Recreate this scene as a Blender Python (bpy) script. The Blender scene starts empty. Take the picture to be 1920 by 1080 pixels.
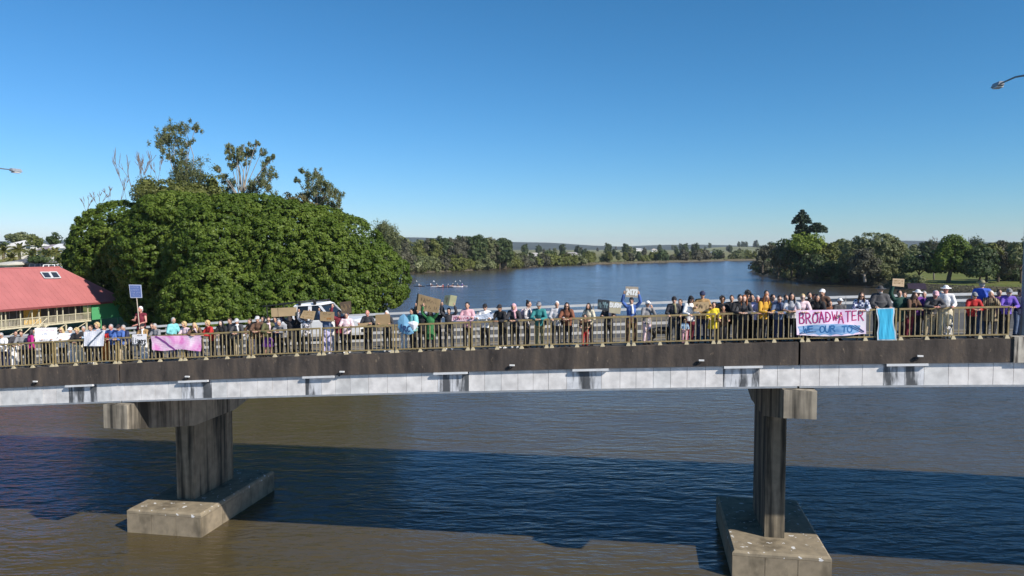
import bpy, bmesh, math, random
import numpy as np
from mathutils import Vector, Matrix, Euler, noise
R = math.radians
rnd = random.Random(7)
rng = np.random.default_rng(7)
sc = bpy.context.scene
col = sc.collection

# ------------------------------------------------------------------ camera
F, EYE, HOR = 1400.0, 12.6, 465.0            # focal length in pixels, height over the river, horizon row
PITCH = math.atan((540 - HOR) / F)
cam_d = bpy.data.cameras.new('camera')
cam = bpy.data.objects.new('camera', cam_d)
col.objects.link(cam)
cam.location = (0, 0, EYE)
cam.rotation_euler = (math.pi / 2 - PITCH, 0, 0)
cam_d.sensor_width = 36
cam_d.lens = 36 * F / 1920
cam_d.clip_start = 0.3
cam_d.clip_end = 30000
sc.camera = cam
sc.render.resolution_x, sc.render.resolution_y = 1024, 576

# ------------------------------------------------------------------ bridge frame: s along, t away from the camera, z up
AL = math.atan(0.179)
DS = Vector((math.cos(AL), -math.sin(AL), 0))
DT = Vector((math.sin(AL), math.cos(AL), 0))
B0 = Vector((0, 26.9, 0))
BROT = -AL
WB = 11.6                                     # width of the deck
def zk(s):                                    # top of the kerb / footpath
    s2 = max(-40.0, min(40.0, s))
    return 8.93 + 0.0530 * s2 - 0.00048 * s2 * s2 + (s - s2) * (0.053 - 0.00096 * s2)
def BP(s, t, z): return B0 + DS * s + DT * t + Vector((0, 0, z))

# ------------------------------------------------------------------ sun, sky, exposure
SUNV = (DS * 1.2 - DT * 0.66 + Vector((0, 0, 1))).normalized()
sun_el = math.asin(SUNV.z)
sun_az = math.atan2(SUNV.x, SUNV.y)
sd = bpy.data.lights.new('sun', 'SUN')
sun = bpy.data.objects.new('sun', sd)
col.objects.link(sun)
sun.rotation_euler = SUNV.to_track_quat('Z', 'Y').to_euler()
sun.location = (20, -20, 60)
sd.energy = 4.7
sd.angle = R(0.5)
sd.color = (1.0, 0.93, 0.84)
w = bpy.data.worlds.new('World')
sc.world = w
w.use_nodes = True
nt = w.node_tree
sky = nt.nodes.new('ShaderNodeTexSky')
sky.sky_type = 'NISHITA'
sky.sun_disc = False
sky.sun_elevation = sun_el
sky.sun_rotation = sun_az
sky.altitude = 0
sky.air_density = 1.0
sky.dust_density = 0.0
sky.ozone_density = 10.0
SKY_S = 0.13
sep = nt.nodes.new('ShaderNodeSeparateColor'); comb = nt.nodes.new('ShaderNodeCombineColor')     # deep, saturated winter blue
nt.links.new(sky.outputs[0], sep.inputs[0])
for ch, (k, g) in enumerate(((1.04, 1.35), (0.95, 1.05), (0.98, 1.13))):
    a = nt.nodes.new('ShaderNodeMath'); a.operation = 'MULTIPLY'; a.inputs[1].default_value = SKY_S
    b = nt.nodes.new('ShaderNodeMath'); b.operation = 'POWER'; b.inputs[1].default_value = g
    c = nt.nodes.new('ShaderNodeMath'); c.operation = 'MULTIPLY'; c.inputs[1].default_value = k / SKY_S
    nt.links.new(sep.outputs[ch], a.inputs[0]); nt.links.new(a.outputs[0], b.inputs[0]); nt.links.new(b.outputs[0], c.inputs[0]); nt.links.new(c.outputs[0], comb.inputs[ch])
nt.links.new(comb.outputs[0], nt.nodes['Background'].inputs[0])
nt.nodes['Background'].inputs[1].default_value = 0.0985       # exposed for the sunlit side: the exposure below lifts it back
sc.view_settings.view_transform = 'Standard'
sc.view_settings.look = 'None'
sc.view_settings.exposure = 0.40
sc.view_settings.gamma = 1
sc.view_settings.use_curve_mapping = False

# ------------------------------------------------------------------ pixel rays: where a thing seen in the photograph stands
def ray(px, py):
    a = (px - 960) / F; b = -(py - 540) / F
    return Vector((a, math.cos(PITCH) + b * math.sin(PITCH), -math.sin(PITCH) + b * math.cos(PITCH)))
def at(px, py, Y):
    r = ray(px, py); k = Y / r.y
    return Vector((r.x * k, Y, EYE + r.z * k))
def onz(px, py, z):
    r = ray(px, py); k = (z - EYE) / r.z
    return Vector((r.x * k, r.y * k, z))
def ont(px, py, t):                           # on the plane t of the bridge -> s, z
    r = ray(px, py); k = (t + DT.y * B0.y) / (DT.x * r.x + DT.y * r.y)
    P = r * k
    return DS.x * P.x + DS.y * (P.y - B0.y), P.z + EYE

# ------------------------------------------------------------------ materials
MATS = {}
def mat(name, c, rough=0.8, var=0.12, scale=3.0, bump=0.0, metal=0.0, coord='Object', spec=0.5, sx=(1, 1, 1)):
    if name in MATS: return MATS[name]
    m = bpy.data.materials.new(name); m.use_nodes = True
    n = m.node_tree; b = n.nodes['Principled BSDF']
    b.inputs['Roughness'].default_value = rough
    b.inputs['Metallic'].default_value = metal
    b.inputs['Specular IOR Level'].default_value = spec
    b.inputs['Base Color'].default_value = (*c, 1)
    if var > 0 or bump > 0:
        tc = n.nodes.new('ShaderNodeTexCoord'); mp = n.nodes.new('ShaderNodeMapping')
        mp.inputs['Scale'].default_value = sx
        nz = n.nodes.new('ShaderNodeTexNoise'); nz.inputs['Scale'].default_value = scale; nz.inputs['Detail'].default_value = 5
        n.links.new(tc.outputs[coord], mp.inputs[0]); n.links.new(mp.outputs[0], nz.inputs['Vector'])
        mr = n.nodes.new('ShaderNodeMapRange')
        mr.inputs[1].default_value = 0.3; mr.inputs[2].default_value = 0.7
        mr.inputs[3].default_value = 1 - var; mr.inputs[4].default_value = 1 + var
        n.links.new(nz.outputs[0], mr.inputs[0])
        mx = n.nodes.new('ShaderNodeVectorMath'); mx.operation = 'SCALE'
        mx.inputs[0].default_value = c
        n.links.new(mr.outputs[0], mx.inputs['Scale']); n.links.new(mx.outputs[0], b.inputs['Base Color'])
        if bump > 0:
            bp = n.nodes.new('ShaderNodeBump'); bp.inputs['Strength'].default_value = bump; bp.inputs['Distance'].default_value = 0.05
            n.links.new(nz.outputs[0], bp.inputs['Height']); n.links.new(bp.outputs[0], b.inputs['Normal'])
    MATS[name] = m
    return m
def ramp(n, stops):
    r = n.nodes.new('ShaderNodeValToRGB'); e = r.color_ramp.elements
    e[0].position, e[0].color = stops[0][0], (*stops[0][1], 1)
    e[1].position, e[1].color = stops[-1][0], (*stops[-1][1], 1)
    for p, c in stops[1:-1]:
        k = e.new(p); k.color = (*c, 1)
    return r
def leafmat(name, stops, nscale=0.25, trans=0.3, rough=0.55):
    m = bpy.data.materials.new(name); m.use_nodes = True
    n = m.node_tree; b = n.nodes['Principled BSDF']; out = n.nodes['Material Output']
    g = n.nodes.new('ShaderNodeNewGeometry'); tc = n.nodes.new('ShaderNodeTexCoord')
    nz = n.nodes.new('ShaderNodeTexNoise'); nz.inputs['Scale'].default_value = nscale; nz.inputs['Detail'].default_value = 3
    n.links.new(tc.outputs['Object'], nz.inputs['Vector'])
    a = n.nodes.new('ShaderNodeMath'); a.operation = 'MULTIPLY_ADD'; a.inputs[1].default_value = 0.45
    n.links.new(g.outputs['Random Per Island'], a.inputs[0])
    s = n.nodes.new('ShaderNodeMath'); s.operation = 'MULTIPLY_ADD'; s.inputs[1].default_value = 1.5; s.inputs[2].default_value = -0.5
    n.links.new(nz.outputs[0], s.inputs[0]); n.links.new(s.outputs[0], a.inputs[2])
    r = ramp(n, stops); n.links.new(a.outputs[0], r.inputs[0])
    n.links.new(r.outputs[0], b.inputs['Base Color'])
    b.inputs['Roughness'].default_value = rough; b.inputs['Specular IOR Level'].default_value = 0.3
    t = n.nodes.new('ShaderNodeBsdfTranslucent'); n.links.new(r.outputs[0], t.inputs[0])
    mx = n.nodes.new('ShaderNodeMixShader'); mx.inputs[0].default_value = trans
    n.links.new(b.outputs[0], mx.inputs[1]); n.links.new(t.outputs[0], mx.inputs[2]); n.links.new(mx.outputs[0], out.inputs[0])
    MATS[name] = m
    return m

# ------------------------------------------------------------------ mesh helpers
WL = {}
def tag(o, label=None, cat=None, group=None, kind=None):
    if label: o['label'] = label
    if cat: o['category'] = cat
    if group: o['group'] = group
    if kind: o['kind'] = kind
    return o
def empty(name, loc, label=None, cat=None, group=None, kind=None, rz=0.0):
    o = bpy.data.objects.new(name, None); col.objects.link(o)
    o.location = loc; o.rotation_euler = (0, 0, rz); o.empty_display_size = 0.3
    WL[o.name] = Vector(loc)
    return tag(o, label, cat, group, kind)
def link(name, me, m=None, parent=None, loc=(0, 0, 0), rot=None, smooth=False):
    o = bpy.data.objects.new(name, me); col.objects.link(o)
    if m is not None and len(me.materials) == 0: me.materials.append(m)
    o.location = loc
    if rot is not None: o.rotation_euler = rot
    if parent is not None: o.parent = parent
    if smooth: me.polygons.foreach_set('use_smooth', [True] * len(me.polygons))
    return o
class MB:
    def __init__(s): s.v = []; s.f = []
    def add(s, vs, fs):
        k = len(s.v); s.v += [tuple(v) for v in vs]; s.f += [tuple(i + k for i in f) for f in fs]; return s
    def hexa(s, p):                           # 8 corners: bottom ring then top ring
        return s.add(p, [(3, 2, 1, 0), (4, 5, 6, 7), (0, 1, 5, 4), (1, 2, 6, 5), (2, 3, 7, 6), (3, 0, 4, 7)])
    def box(s, a, b, M=None):
        x0, y0, z0 = a; x1, y1, z1 = b
        p = [Vector(q) for q in ((x0, y0, z0), (x1, y0, z0), (x1, y1, z0), (x0, y1, z0), (x0, y0, z1), (x1, y0, z1), (x1, y1, z1), (x0, y1, z1))]
        if M is not None: p = [M @ q for q in p]
        return s.hexa(p)
    def bbox(s, s0, s1, t0, t1, lo, hi):      # a slab on the bridge; lo/hi relative to the kerb top
        return s.hexa([BP(s0, t0, zk(s0) + lo), BP(s1, t0, zk(s1) + lo), BP(s1, t1, zk(s1) + lo), BP(s0, t1, zk(s0) + lo),
                       BP(s0, t0, zk(s0) + hi), BP(s1, t0, zk(s1) + hi), BP(s1, t1, zk(s1) + hi), BP(s0, t1, zk(s0) + hi)])
    def tube(s, pts, rad, n=8, cap=True):
        pts = [Vector(p) for p in pts]
        rad = [(r, r) if not isinstance(r, tuple) else r for r in rad]
        prev = None; rings = []
        for i, p in enumerate(pts):
            d = (pts[min(i + 1, len(pts) - 1)] - pts[max(i - 1, 0)])
            if d.length < 1e-9: d = Vector((0, 0, 1))
            d.normalize()
            if prev is None:
                x = Vector((1, 0, 0)) if abs(d.x) < 0.9 else Vector((0, 1, 0))
                x = (x - d * x.dot(d)).normalized()
            else:
                x = (prev - d * prev.dot(d)).normalized()
            prev = x; y = d.cross(x)
            rings.append([p + x * math.cos(a) * rad[i][0] + y * math.sin(a) * rad[i][1] for a in [2 * math.pi * k / n for k in range(n)]])
        fs = []
        for i in range(len(rings) - 1):
            for k in range(n):
                a = i * n + k; b = i * n + (k + 1) % n
                fs.append((a, b, b + n, a + n))
        if cap:
            fs.append(tuple(range(n - 1, -1, -1))); fs.append(tuple((len(rings) - 1) * n + k for k in range(n)))
        return s.add([v for r in rings for v in r], fs)
    def ball(s, c, r, n=12, m=8, M=None, keep=None):
        c = Vector(c); r = r if isinstance(r, tuple) else (r, r, r)
        vs = [Vector((0, 0, r[2]))]
        for i in range(1, m):
            ph = math.pi * i / m
            for k in range(n):
                a = 2 * math.pi * k / n
                vs.append(Vector((r[0] * math.sin(ph) * math.cos(a), r[1] * math.sin(ph) * math.sin(a), r[2] * math.cos(ph))))
        vs.append(Vector((0, 0, -r[2])))
        fs = [(0, 1 + k, 1 + (k + 1) % n) for k in range(n)]
        for i in range(m - 2):
            for k in range(n):
                a = 1 + i * n + k; b = 1 + i * n + (k + 1) % n
                fs.append((a, a + n, b + n, b))
        L = len(vs) - 1
        fs += [(L, L - n + (k + 1) % n, L - n + k) for k in range(n)]
        if keep: fs = [f for f in fs if keep(sum((vs[i] for i in f), Vector()) / len(f))]
        vs = [(M @ v if M is not None else v) + c for v in vs]
        return s.add(vs, fs)
    def data(s, name, off=(0, 0, 0)):
        me = bpy.data.meshes.new(name)
        ox, oy, oz = off
        me.from_pydata([(a - ox, b - oy, c - oz) for a, b, c in s.v], [], s.f); me.update()
        return me
    def build(s, name, m, parent=None, origin=None, smooth=False):
        off = WL[parent.name] if parent is not None else (origin if origin is not None else (0, 0, 0))
        o = link(name, s.data(name, off), m, parent, (0, 0, 0) if parent is not None else off, smooth=smooth)
        WL[o.name] = Vector(off)
        return o
def quads_mesh(name, V):                      # V: (N,4,3) loose quads
    N = len(V); me = bpy.data.meshes.new(name)
    me.vertices.add(N * 4); me.vertices.foreach_set('co', V.reshape(-1).astype(np.float32))
    me.loops.add(N * 4); me.loops.foreach_set('vertex_index', np.arange(N * 4, dtype=np.int32))
    me.polygons.add(N); me.polygons.foreach_set('loop_start', np.arange(0, N * 4, 4, dtype=np.int32))
    me.polygons.foreach_set('loop_total', np.full(N, 4, dtype=np.int32))
    me.update(calc_edges=True)
    return me
def unit(a): return a / (np.linalg.norm(a, axis=1, keepdims=True) + 1e-9)
def leaf_quads(C, Nn, size, jit=0.7, asp=0.6):
    n = len(C)
    nn = unit(Nn + rng.normal(0, jit, (n, 3)))
    a = unit(np.cross(nn, rng.normal(0, 1, (n, 3)))); b = np.cross(nn, a)
    s = size * rng.uniform(0.6, 1.35, (n, 1))
    A = a * s * 0.5; B = b * s * 0.5 * asp
    return np.stack([C - A, C - B + nn * s * 0.08, C + A, C + B + nn * s * 0.08], 1)
def clump(c, r, n, size, up=0.25, flat=(1, 1, 0.85), jit=0.6):
    d = unit(rng.normal(0, 1, (n, 3)) + np.array([0, 0, up]))
    rr = rng.uniform(0.72, 1.05, (n, 1)) * r
    C = np.array(c) + d * rr * np.array(flat)
    return leaf_quads(C, d + np.array([0, 0, 0.35]), size, jit)
# ------------------------------------------------------------------ water
def water_mat():
    m = bpy.data.materials.new('river_water'); m.use_nodes = True
    n = m.node_tree; b = n.nodes['Principled BSDF']
    tc = n.nodes.new('ShaderNodeTexCoord')
    def wave(scale, sx, rot, det, rough=0.55, dist=0.0):
        mp = n.nodes.new('ShaderNodeMapping'); mp.inputs['Scale'].default_value = sx; mp.inputs['Rotation'].default_value = (0, 0, R(rot))
        nz = n.nodes.new('ShaderNodeTexNoise'); nz.inputs['Scale'].default_value = scale; nz.inputs['Detail'].default_value = det
        nz.inputs['Roughness'].default_value = rough; nz.inputs['Distortion'].default_value = dist
        n.links.new(tc.outputs['Object'], mp.inputs[0]); n.links.new(mp.outputs[0], nz.inputs['Vector'])
        return nz.outputs[0]
    a = wave(1.1, (0.42, 1.15, 1), 14, 3, 0.5, 0.4); c = wave(2.6, (0.45, 1.3, 1), 24, 3, 0.5, 0.3); d = wave(0.16, (0.6, 1, 1), 8, 2)
    s1 = n.nodes.new('ShaderNodeMath'); s1.operation = 'MULTIPLY_ADD'; s1.inputs[1].default_value = 0.45
    n.links.new(c, s1.inputs[0]); n.links.new(a, s1.inputs[2])
    s2 = n.nodes.new('ShaderNodeMath'); s2.operation = 'MULTIPLY'              # gusts: calmer and rougher patches
    mr = n.nodes.new('ShaderNodeMapRange'); mr.inputs[1].default_value = 0.3; mr.inputs[2].default_value = 0.7
    mr.inputs[3].default_value = 0.55; mr.inputs[4].default_value = 1.25
    n.links.new(d, mr.inputs[0]); n.links.new(s1.outputs[0], s2.inputs[0]); n.links.new(mr.outputs[0], s2.inputs[1])
    bp = n.nodes.new('ShaderNodeBump'); bp.inputs['Strength'].default_value = 1.0; bp.inputs['Distance'].default_value = 0.135
    n.links.new(s2.outputs[0], bp.inputs['Height'])
    e = wave(0.045, (1, 1, 1), 0, 3)                                         # silt carried in broad drifts
    r = ramp(n, [(0.3, (0.075, 0.060, 0.026)), (0.5, (0.080, 0.063, 0.030)), (0.7, (0.076, 0.065, 0.037))])
    n.links.new(e, r.inputs[0])
    n.nodes.remove(b)                                                       # turbid body colour under a fresnel sky reflection
    df = n.nodes.new('ShaderNodeBsdfDiffuse'); gs = n.nodes.new('ShaderNodeBsdfGlossy'); fr = n.nodes.new('ShaderNodeFresnel'); mx = n.nodes.new('ShaderNodeMixShader')
    gs.inputs['Color'].default_value = (0.84, 0.80, 0.90, 1); gs.inputs['Roughness'].default_value = 0.16; fr.inputs['IOR'].default_value = 1.333
    for q in (df, gs, fr): n.links.new(bp.outputs[0], q.inputs['Normal'])
    n.links.new(r.outputs[0], df.inputs['Color']); n.links.new(fr.outputs[0], mx.inputs[0]); n.links.new(df.outputs[0], mx.inputs[1]); n.links.new(gs.outputs[0], mx.inputs[2])
    n.links.new(mx.outputs[0], n.nodes['Material Output'].inputs[0])
    return m
mb = MB(); mb.add([(-9000, -300, 0), (9000, -300, 0), (9000, 9600, 0), (-9000, 9600, 0)], [(0, 1, 2, 3)])
river = mb.build('river', water_mat()); tag(river, kind='structure')

# ------------------------------------------------------------------ land
def ground_mat():
    m = bpy.data.materials.new('riverside_grass'); m.use_nodes = True
    n = m.node_tree; b = n.nodes['Principled BSDF']; tc = n.nodes.new('ShaderNodeTexCoord')
    def nz(scale, det, sx=(1, 1, 1)):
        mp = n.nodes.new('ShaderNodeMapping'); mp.inputs['Scale'].default_value = sx
        z = n.nodes.new('ShaderNodeTexNoise'); z.inputs['Scale'].default_value = scale; z.inputs['Detail'].default_value = det
        n.links.new(tc.outputs['Object'], mp.inputs[0]); n.links.new(mp.outputs[0], z.inputs['Vector']); return z.outputs[0]
    r1 = ramp(n, [(0.3, (0.09, 0.108, 0.027)), (0.5, (0.135, 0.153, 0.0405)), (0.7, (0.18, 0.171, 0.063))]); n.links.new(nz(0.05, 6), r1.inputs[0])
    r2 = ramp(n, [(0.35, (0.1125, 0.135, 0.045)), (0.5, (0.2138, 0.2025, 0.1013)), (0.6, (0.1463, 0.1463, 0.05625)), (0.72, (0.27, 0.2363, 0.135))])
    n.links.new(nz(0.0011, 3, (0.4, 1.6, 1)), r2.inputs[0])
    sp = n.nodes.new('ShaderNodeSeparateXYZ'); n.links.new(tc.outputs['Object'], sp.inputs[0])
    mr = n.nodes.new('ShaderNodeMapRange'); mr.inputs[1].default_value = 420; mr.inputs[2].default_value = 900; n.links.new(sp.outputs[1], mr.inputs[0])
    mx = n.nodes.new('ShaderNodeMixRGB'); n.links.new(mr.outputs[0], mx.inputs[0]); n.links.new(r1.outputs[0], mx.inputs[1]); n.links.new(r2.outputs[0], mx.inputs[2])
    n.links.new(mx.outputs[0], b.inputs['Base Color']); b.inputs['Roughness'].default_value = 0.95; b.inputs['Specular IOR Level'].default_value = 0.1
    return m
GR = ground_mat(); MUD = mat('bank_mud', (0.09, 0.075, 0.045), 0.95, 0.3, 0.6)
from mathutils.geometry import tessellate_polygon
def land(name, shore, outer, inset, zt):
    P = [Vector((x, y, 0)) for x, y in shore]; n = len(P); ins = []
    for i in range(n):
        d = (P[min(i + 1, n - 1)] - P[max(i - 1, 0)]).normalized()
        ins.append(P[i] + Vector((-d.y, d.x, 0)) * inset)
    ring = [Vector((p.x, p.y, zt)) for p in ins] + [Vector((x, y, zt)) for x, y in outer]
    mb = MB(); mb.add(ring, [tuple(t) for t in tessellate_polygon([ring])])
    me = mb.data(name)
    bm = bmesh.new(); bm.from_mesh(me); bmesh.ops.recalc_face_normals(bm, faces=bm.faces)
    if sum(f.normal.z for f in bm.faces) < 0: bmesh.ops.reverse_faces(bm, faces=bm.faces)
    bm.to_mesh(me); bm.free()
    o = link(name, me, GR); tag(o, kind='structure')
    sl = MB()
    sl.add([(p.x, p.y, -0.4) for p in P] + [(p.x, p.y, zt) for p in ins], [(i, i + 1, n + i + 1, n + i) for i in range(n - 1)])
    tag(sl.build('riverbank', MUD), kind='structure')
SHORE_L = [(-400, 62), (-60, 66), (-32, 69), (-18, 75), (-15, 90), (-24, 115), (-29, 141), (-37, 200), (-49, 300), (-53, 367),
           (-43, 385), (-18, 425), (0, 468), (31, 540), (80, 592), (168, 690), (236, 750), (300, 790), (520, 800), (1500, 830), (6000, 1400)]
land('ground', SHORE_L, [(9000, 1500), (9000, 9500), (-9000, 9500), (-9000, 62)], 3.0, 1.5)
SHORE_R = [(2000, 120), (700, 150), (330, 172), (200, 186), (138, 198), (126, 207), (119, 224), (120, 254), (113, 262), (111, 275),
           (111, 304), (112, 327), (127, 401), (150, 440), (230, 490), (420, 540), (1200, 600), (2000, 640)]
land('ground', SHORE_R[::-1], [], 4.0, 2.0)

def hills():
    nx, ny = 260, 26
    xs = np.linspace(-7500, 7500, nx); ys = np.linspace(4300, 8200, ny)
    ctrl = [(-3000, 40), (0, 60), (600, 75), (700, 84), (745, 90), (800, 88), (860, 80), (960, 54), (1010, 50), (1060, 42), (1110, 26), (1160, 20), (1230, 27), (1300, 30), (1360, 26),
            (1420, 22), (1560, 30), (1650, 48), (1690, 62), (1740, 58), (1800, 50), (2200, 50), (4000, 40)]
    cu = [c[0] for c in ctrl]; cz = [c[1] for c in ctrl]
    V = []
    for j, y in enumerate(ys):
        for x in xs:
            u = x / 5600 * F + 960
            pr = math.exp(-((y - 5600) / 900.0) ** 2)
            h = np.interp(u, cu, cz) * 1.05
            nn = noise.fractal(Vector((x * 0.0011, y * 0.0011, 3)), 1.0, 2.0, 5)
            V.append((x, y, 1.0 + pr * (h + nn * 10) if 0 < j < ny - 1 else 0.5))
    fs = [(j * nx + i, j * nx + i + 1, (j + 1) * nx + i + 1, (j + 1) * nx + i) for j in range(ny - 1) for i in range(nx - 1)]
    mb = MB(); mb.add(V, fs)
    m = mat('hill_forest', (0.045, 0.060, 0.048), 0.95, 0.35, 0.006, spec=0.1)
    o = mb.build('hills', m, smooth=True); tag(o, kind='structure')
    # nearer low rise with pale paddocks
    mb = MB(); nx, ny = 90, 14; V = []
    for j in range(ny):
        y = 2300 + j * 90
        for i in range(nx):
            x = -400 + i * 26; u = x / 2700 * F + 960
            h = 17 * math.exp(-((u - 1385) / 75.0) ** 2) + 4 * math.exp(-((u - 1200) / 90.0) ** 2)
            pr = math.exp(-((y - 2750) / 260.0) ** 2)
            V.append((x, y, 1.2 + pr * (h + 1.5 * noise.noise(Vector((x * 0.01, y * 0.01, 0))))))
    mb.add(V, [(j * nx + i, j * nx + i + 1, (j + 1) * nx + i + 1, (j + 1) * nx + i) for j in range(ny - 1) for i in range(nx - 1)])
    o = mb.build('hill', mat('paddock_grass', (0.20, 0.21, 0.11), 0.95, 0.3, 0.01, spec=0.1), smooth=True); tag(o, kind='structure')
hills()

# ------------------------------------------------------------------ bridge
def fascia_mat():
    m = bpy.data.materials.new('weathered_concrete'); m.use_nodes = True
    n = m.node_tree; b = n.nodes['Principled BSDF']; tc = n.nodes.new('ShaderNodeTexCoord')
    def nz(scale, det, sx, w=0.5):
        mp = n.nodes.new('ShaderNodeMapping'); mp.inputs['Scale'].default_value = sx
        z = n.nodes.new('ShaderNodeTexNoise'); z.inputs['Scale'].default_value = scale; z.inputs['Detail'].default_value = det; z.inputs['Roughness'].default_value = w
        n.links.new(tc.outputs['Object'], mp.inputs[0]); n.links.new(mp.outputs[0], z.inputs['Vector']); return z.outputs[0]
    r = ramp(n, [(0.30, (0.0383, 0.03267, 0.02929)), (0.5, (0.07434, 0.06195, 0.05294)), (0.66, (0.1126, 0.08786, 0.06758)), (0.8, (0.214, 0.1464, 0.09011))])
    n.links.new(nz(1.6, 6, (1.6, 1.6, 0.35), 0.6), r.inputs[0])
    r2 = ramp(n, [(0.62, (0, 0, 0)), (0.74, (1, 1, 1))]); n.links.new(nz(5.5, 5, (1, 1, 0.5), 0.7), r2.inputs[0])
    mx = n.nodes.new('ShaderNodeMixRGB'); mx.inputs[2].default_value = (0.22, 0.17, 0.12, 1)
    n.links.new(r2.outputs[0], mx.inputs[0]); n.links.new(r.outputs[0], mx.inputs[1])
    n.links.new(mx.outputs[0], b.inputs['Base Color']); b.inputs['Roughness'].default_value = 0.9; b.inputs['Specular IOR Level'].default_value = 0.25
    bp = n.nodes.new('ShaderNodeBump'); bp.inputs['Strength'].default_value = 0.4; bp.inputs['Distance'].default_value = 0.03
    n.links.new(nz(9, 6, (1, 1, 1)), bp.inputs['Height']); n.links.new(bp.outputs[0], b.inputs['Normal'])
    return m
def streak_mat(name, base, dark, lo, hi, sc=2.2, vz=0.12, spots=None, rough=0.85):
    m = bpy.data.materials.new(name); m.use_nodes = True
    n = m.node_tree; b = n.nodes['Principled BSDF']; tc = n.nodes.new('ShaderNodeTexCoord')
    mp = n.nodes.new('ShaderNodeMapping'); mp.inputs['Scale'].default_value = (1, 1, vz)
    z = n.nodes.new('ShaderNodeTexNoise'); z.inputs['Scale'].default_value = sc; z.inputs['Detail'].default_value = 5; z.inputs['Roughness'].default_value = 0.6
    n.links.new(tc.outputs['Object'], mp.inputs[0]); n.links.new(mp.outputs[0], z.inputs['Vector'])
    r = ramp(n, [(lo, dark), (hi, base)]); n.links.new(z.outputs[0], r.inputs[0])
    z2 = n.nodes.new('ShaderNodeTexNoise'); z2.inputs['Scale'].default_value = 3.0; z2.inputs['Detail'].default_value = 6
    n.links.new(tc.outputs['Object'], z2.inputs['Vector'])
    mr = n.nodes.new('ShaderNodeMapRange'); mr.inputs[1].default_value = 0.3; mr.inputs[2].default_value = 0.7; mr.inputs[3].default_value = 0.78; mr.inputs[4].default_value = 1.15
    n.links.new(z2.outputs[0], mr.inputs[0])
    vm = n.nodes.new('ShaderNodeVectorMath'); vm.operation = 'SCALE'; n.links.new(r.outputs[0], vm.inputs[0]); n.links.new(mr.outputs[0], vm.inputs['Scale'])
    src = vm.outputs[0]
    if spots:
        z3 = n.nodes.new('ShaderNodeTexNoise'); z3.inputs['Scale'].default_value = 4.5; z3.inputs['Detail'].default_value = 2
        n.links.new(tc.outputs['Object'], z3.inputs['Vector'])
        r3 = ramp(n, [(0.665, (0, 0, 0)), (0.69, (1, 1, 1))]); n.links.new(z3.outputs[0], r3.inputs[0])
        mx = n.nodes.new('ShaderNodeMixRGB'); mx.inputs[2].default_value = (*spots, 1)
        n.links.new(r3.outputs[0], mx.inputs[0]); n.links.new(src, mx.inputs[1]); src = mx.outputs[0]
    n.links.new(src, b.inputs['Base Color']); b.inputs['Roughness'].default_value = rough
    bp = n.nodes.new('ShaderNodeBump'); bp.inputs['Strength'].default_value = 0.25; bp.inputs['Distance'].default_value = 0.02
    n.links.new(z2.outputs[0], bp.inputs['Height']); n.links.new(bp.outputs[0], b.inputs['Normal'])
    return m
FAS = fascia_mat()
WH = [streak_mat('white_cladding_paint', (0.7224, 0.6966, 0.6622), (0.602, 0.5848, 0.559), 0.25, 0.36, 1.4, 0.3, rough=0.5),
      streak_mat('off_white_cladding_paint', (0.6536, 0.645, 0.6192), (0.5504, 0.5418, 0.5246), 0.25, 0.38, 1.4, 0.3, rough=0.5),
      streak_mat('stained_cladding_paint', (0.6192, 0.6278, 0.6364), (0.086, 0.0903, 0.0946), 0.44, 0.54, 2.4, 0.16, rough=0.6)]
PIER = streak_mat('pier_concrete', (0.2106, 0.1726, 0.117), (0.0234, 0.01989, 0.01287), 0.40, 0.58, 2.6, 0.06)
HEADM = streak_mat('crosshead_concrete', (0.31, 0.27, 0.205), (0.035, 0.030, 0.022), 0.38, 0.56, 2.2, 0.05)
CAPM = streak_mat('pile_cap_concrete', (0.256, 0.212, 0.144), (0.128, 0.104, 0.068), 0.34, 0.48, 0.9, 0.5, spots=(0.64, 0.64, 0.624))
SKIRT = streak_mat('pile_cap_panel_concrete', (0.24, 0.196, 0.132), (0.112, 0.092, 0.06), 0.34, 0.50, 1.1, 0.4)
ASPH = mat('asphalt', (0.085, 0.080, 0.074), 0.95, 0.2, 3.0)
PATH = mat('footpath_concrete', (0.20, 0.18, 0.15), 0.9, 0.25, 2.0)
GREY = mat('galvanised_steel', (0.34, 0.36, 0.38), 0.5, 0.15, 4.0, metal=0.3)
DARKM = mat('dark_fitting', (0.025, 0.025, 0.028), 0.6, 0.0)
GIRD = mat('girder_concrete', (0.25, 0.24, 0.22), 0.9, 0.2, 1.0)
JOINTS = [-67.7, -41.85, -16.0, 9.9, 35.8, 61.6]
bridge = empty('road_bridge', BP(0, 5.8, 0), 'long concrete road bridge crossing the brown river on two visible piers', 'bridge')
def seg(name, m, s0, s1, t0, t1, lo, hi, step=1.3, parent=bridge):
    mb = MB(); n = max(1, int(round((s1 - s0) / step)))
    S = [s0 + (s1 - s0) * i / n for i in range(n + 1)]
    vs = []
    for s in S:
        vs += [BP(s, t0, zk(s) + lo), BP(s, t1, zk(s) + lo), BP(s, t1, zk(s) + hi), BP(s, t0, zk(s) + hi)]
    fs = [(3, 2, 1, 0), tuple(4 * n + k for k in range(4))]
    for i in range(n):
        for k in range(4):
            a = 4 * i + k; b = 4 * i + (k + 1) % 4
            fs.append((a, b, b + 4, a + 4))
    mb.add(vs, fs)
    return mb.build(name, m, parent)
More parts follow.
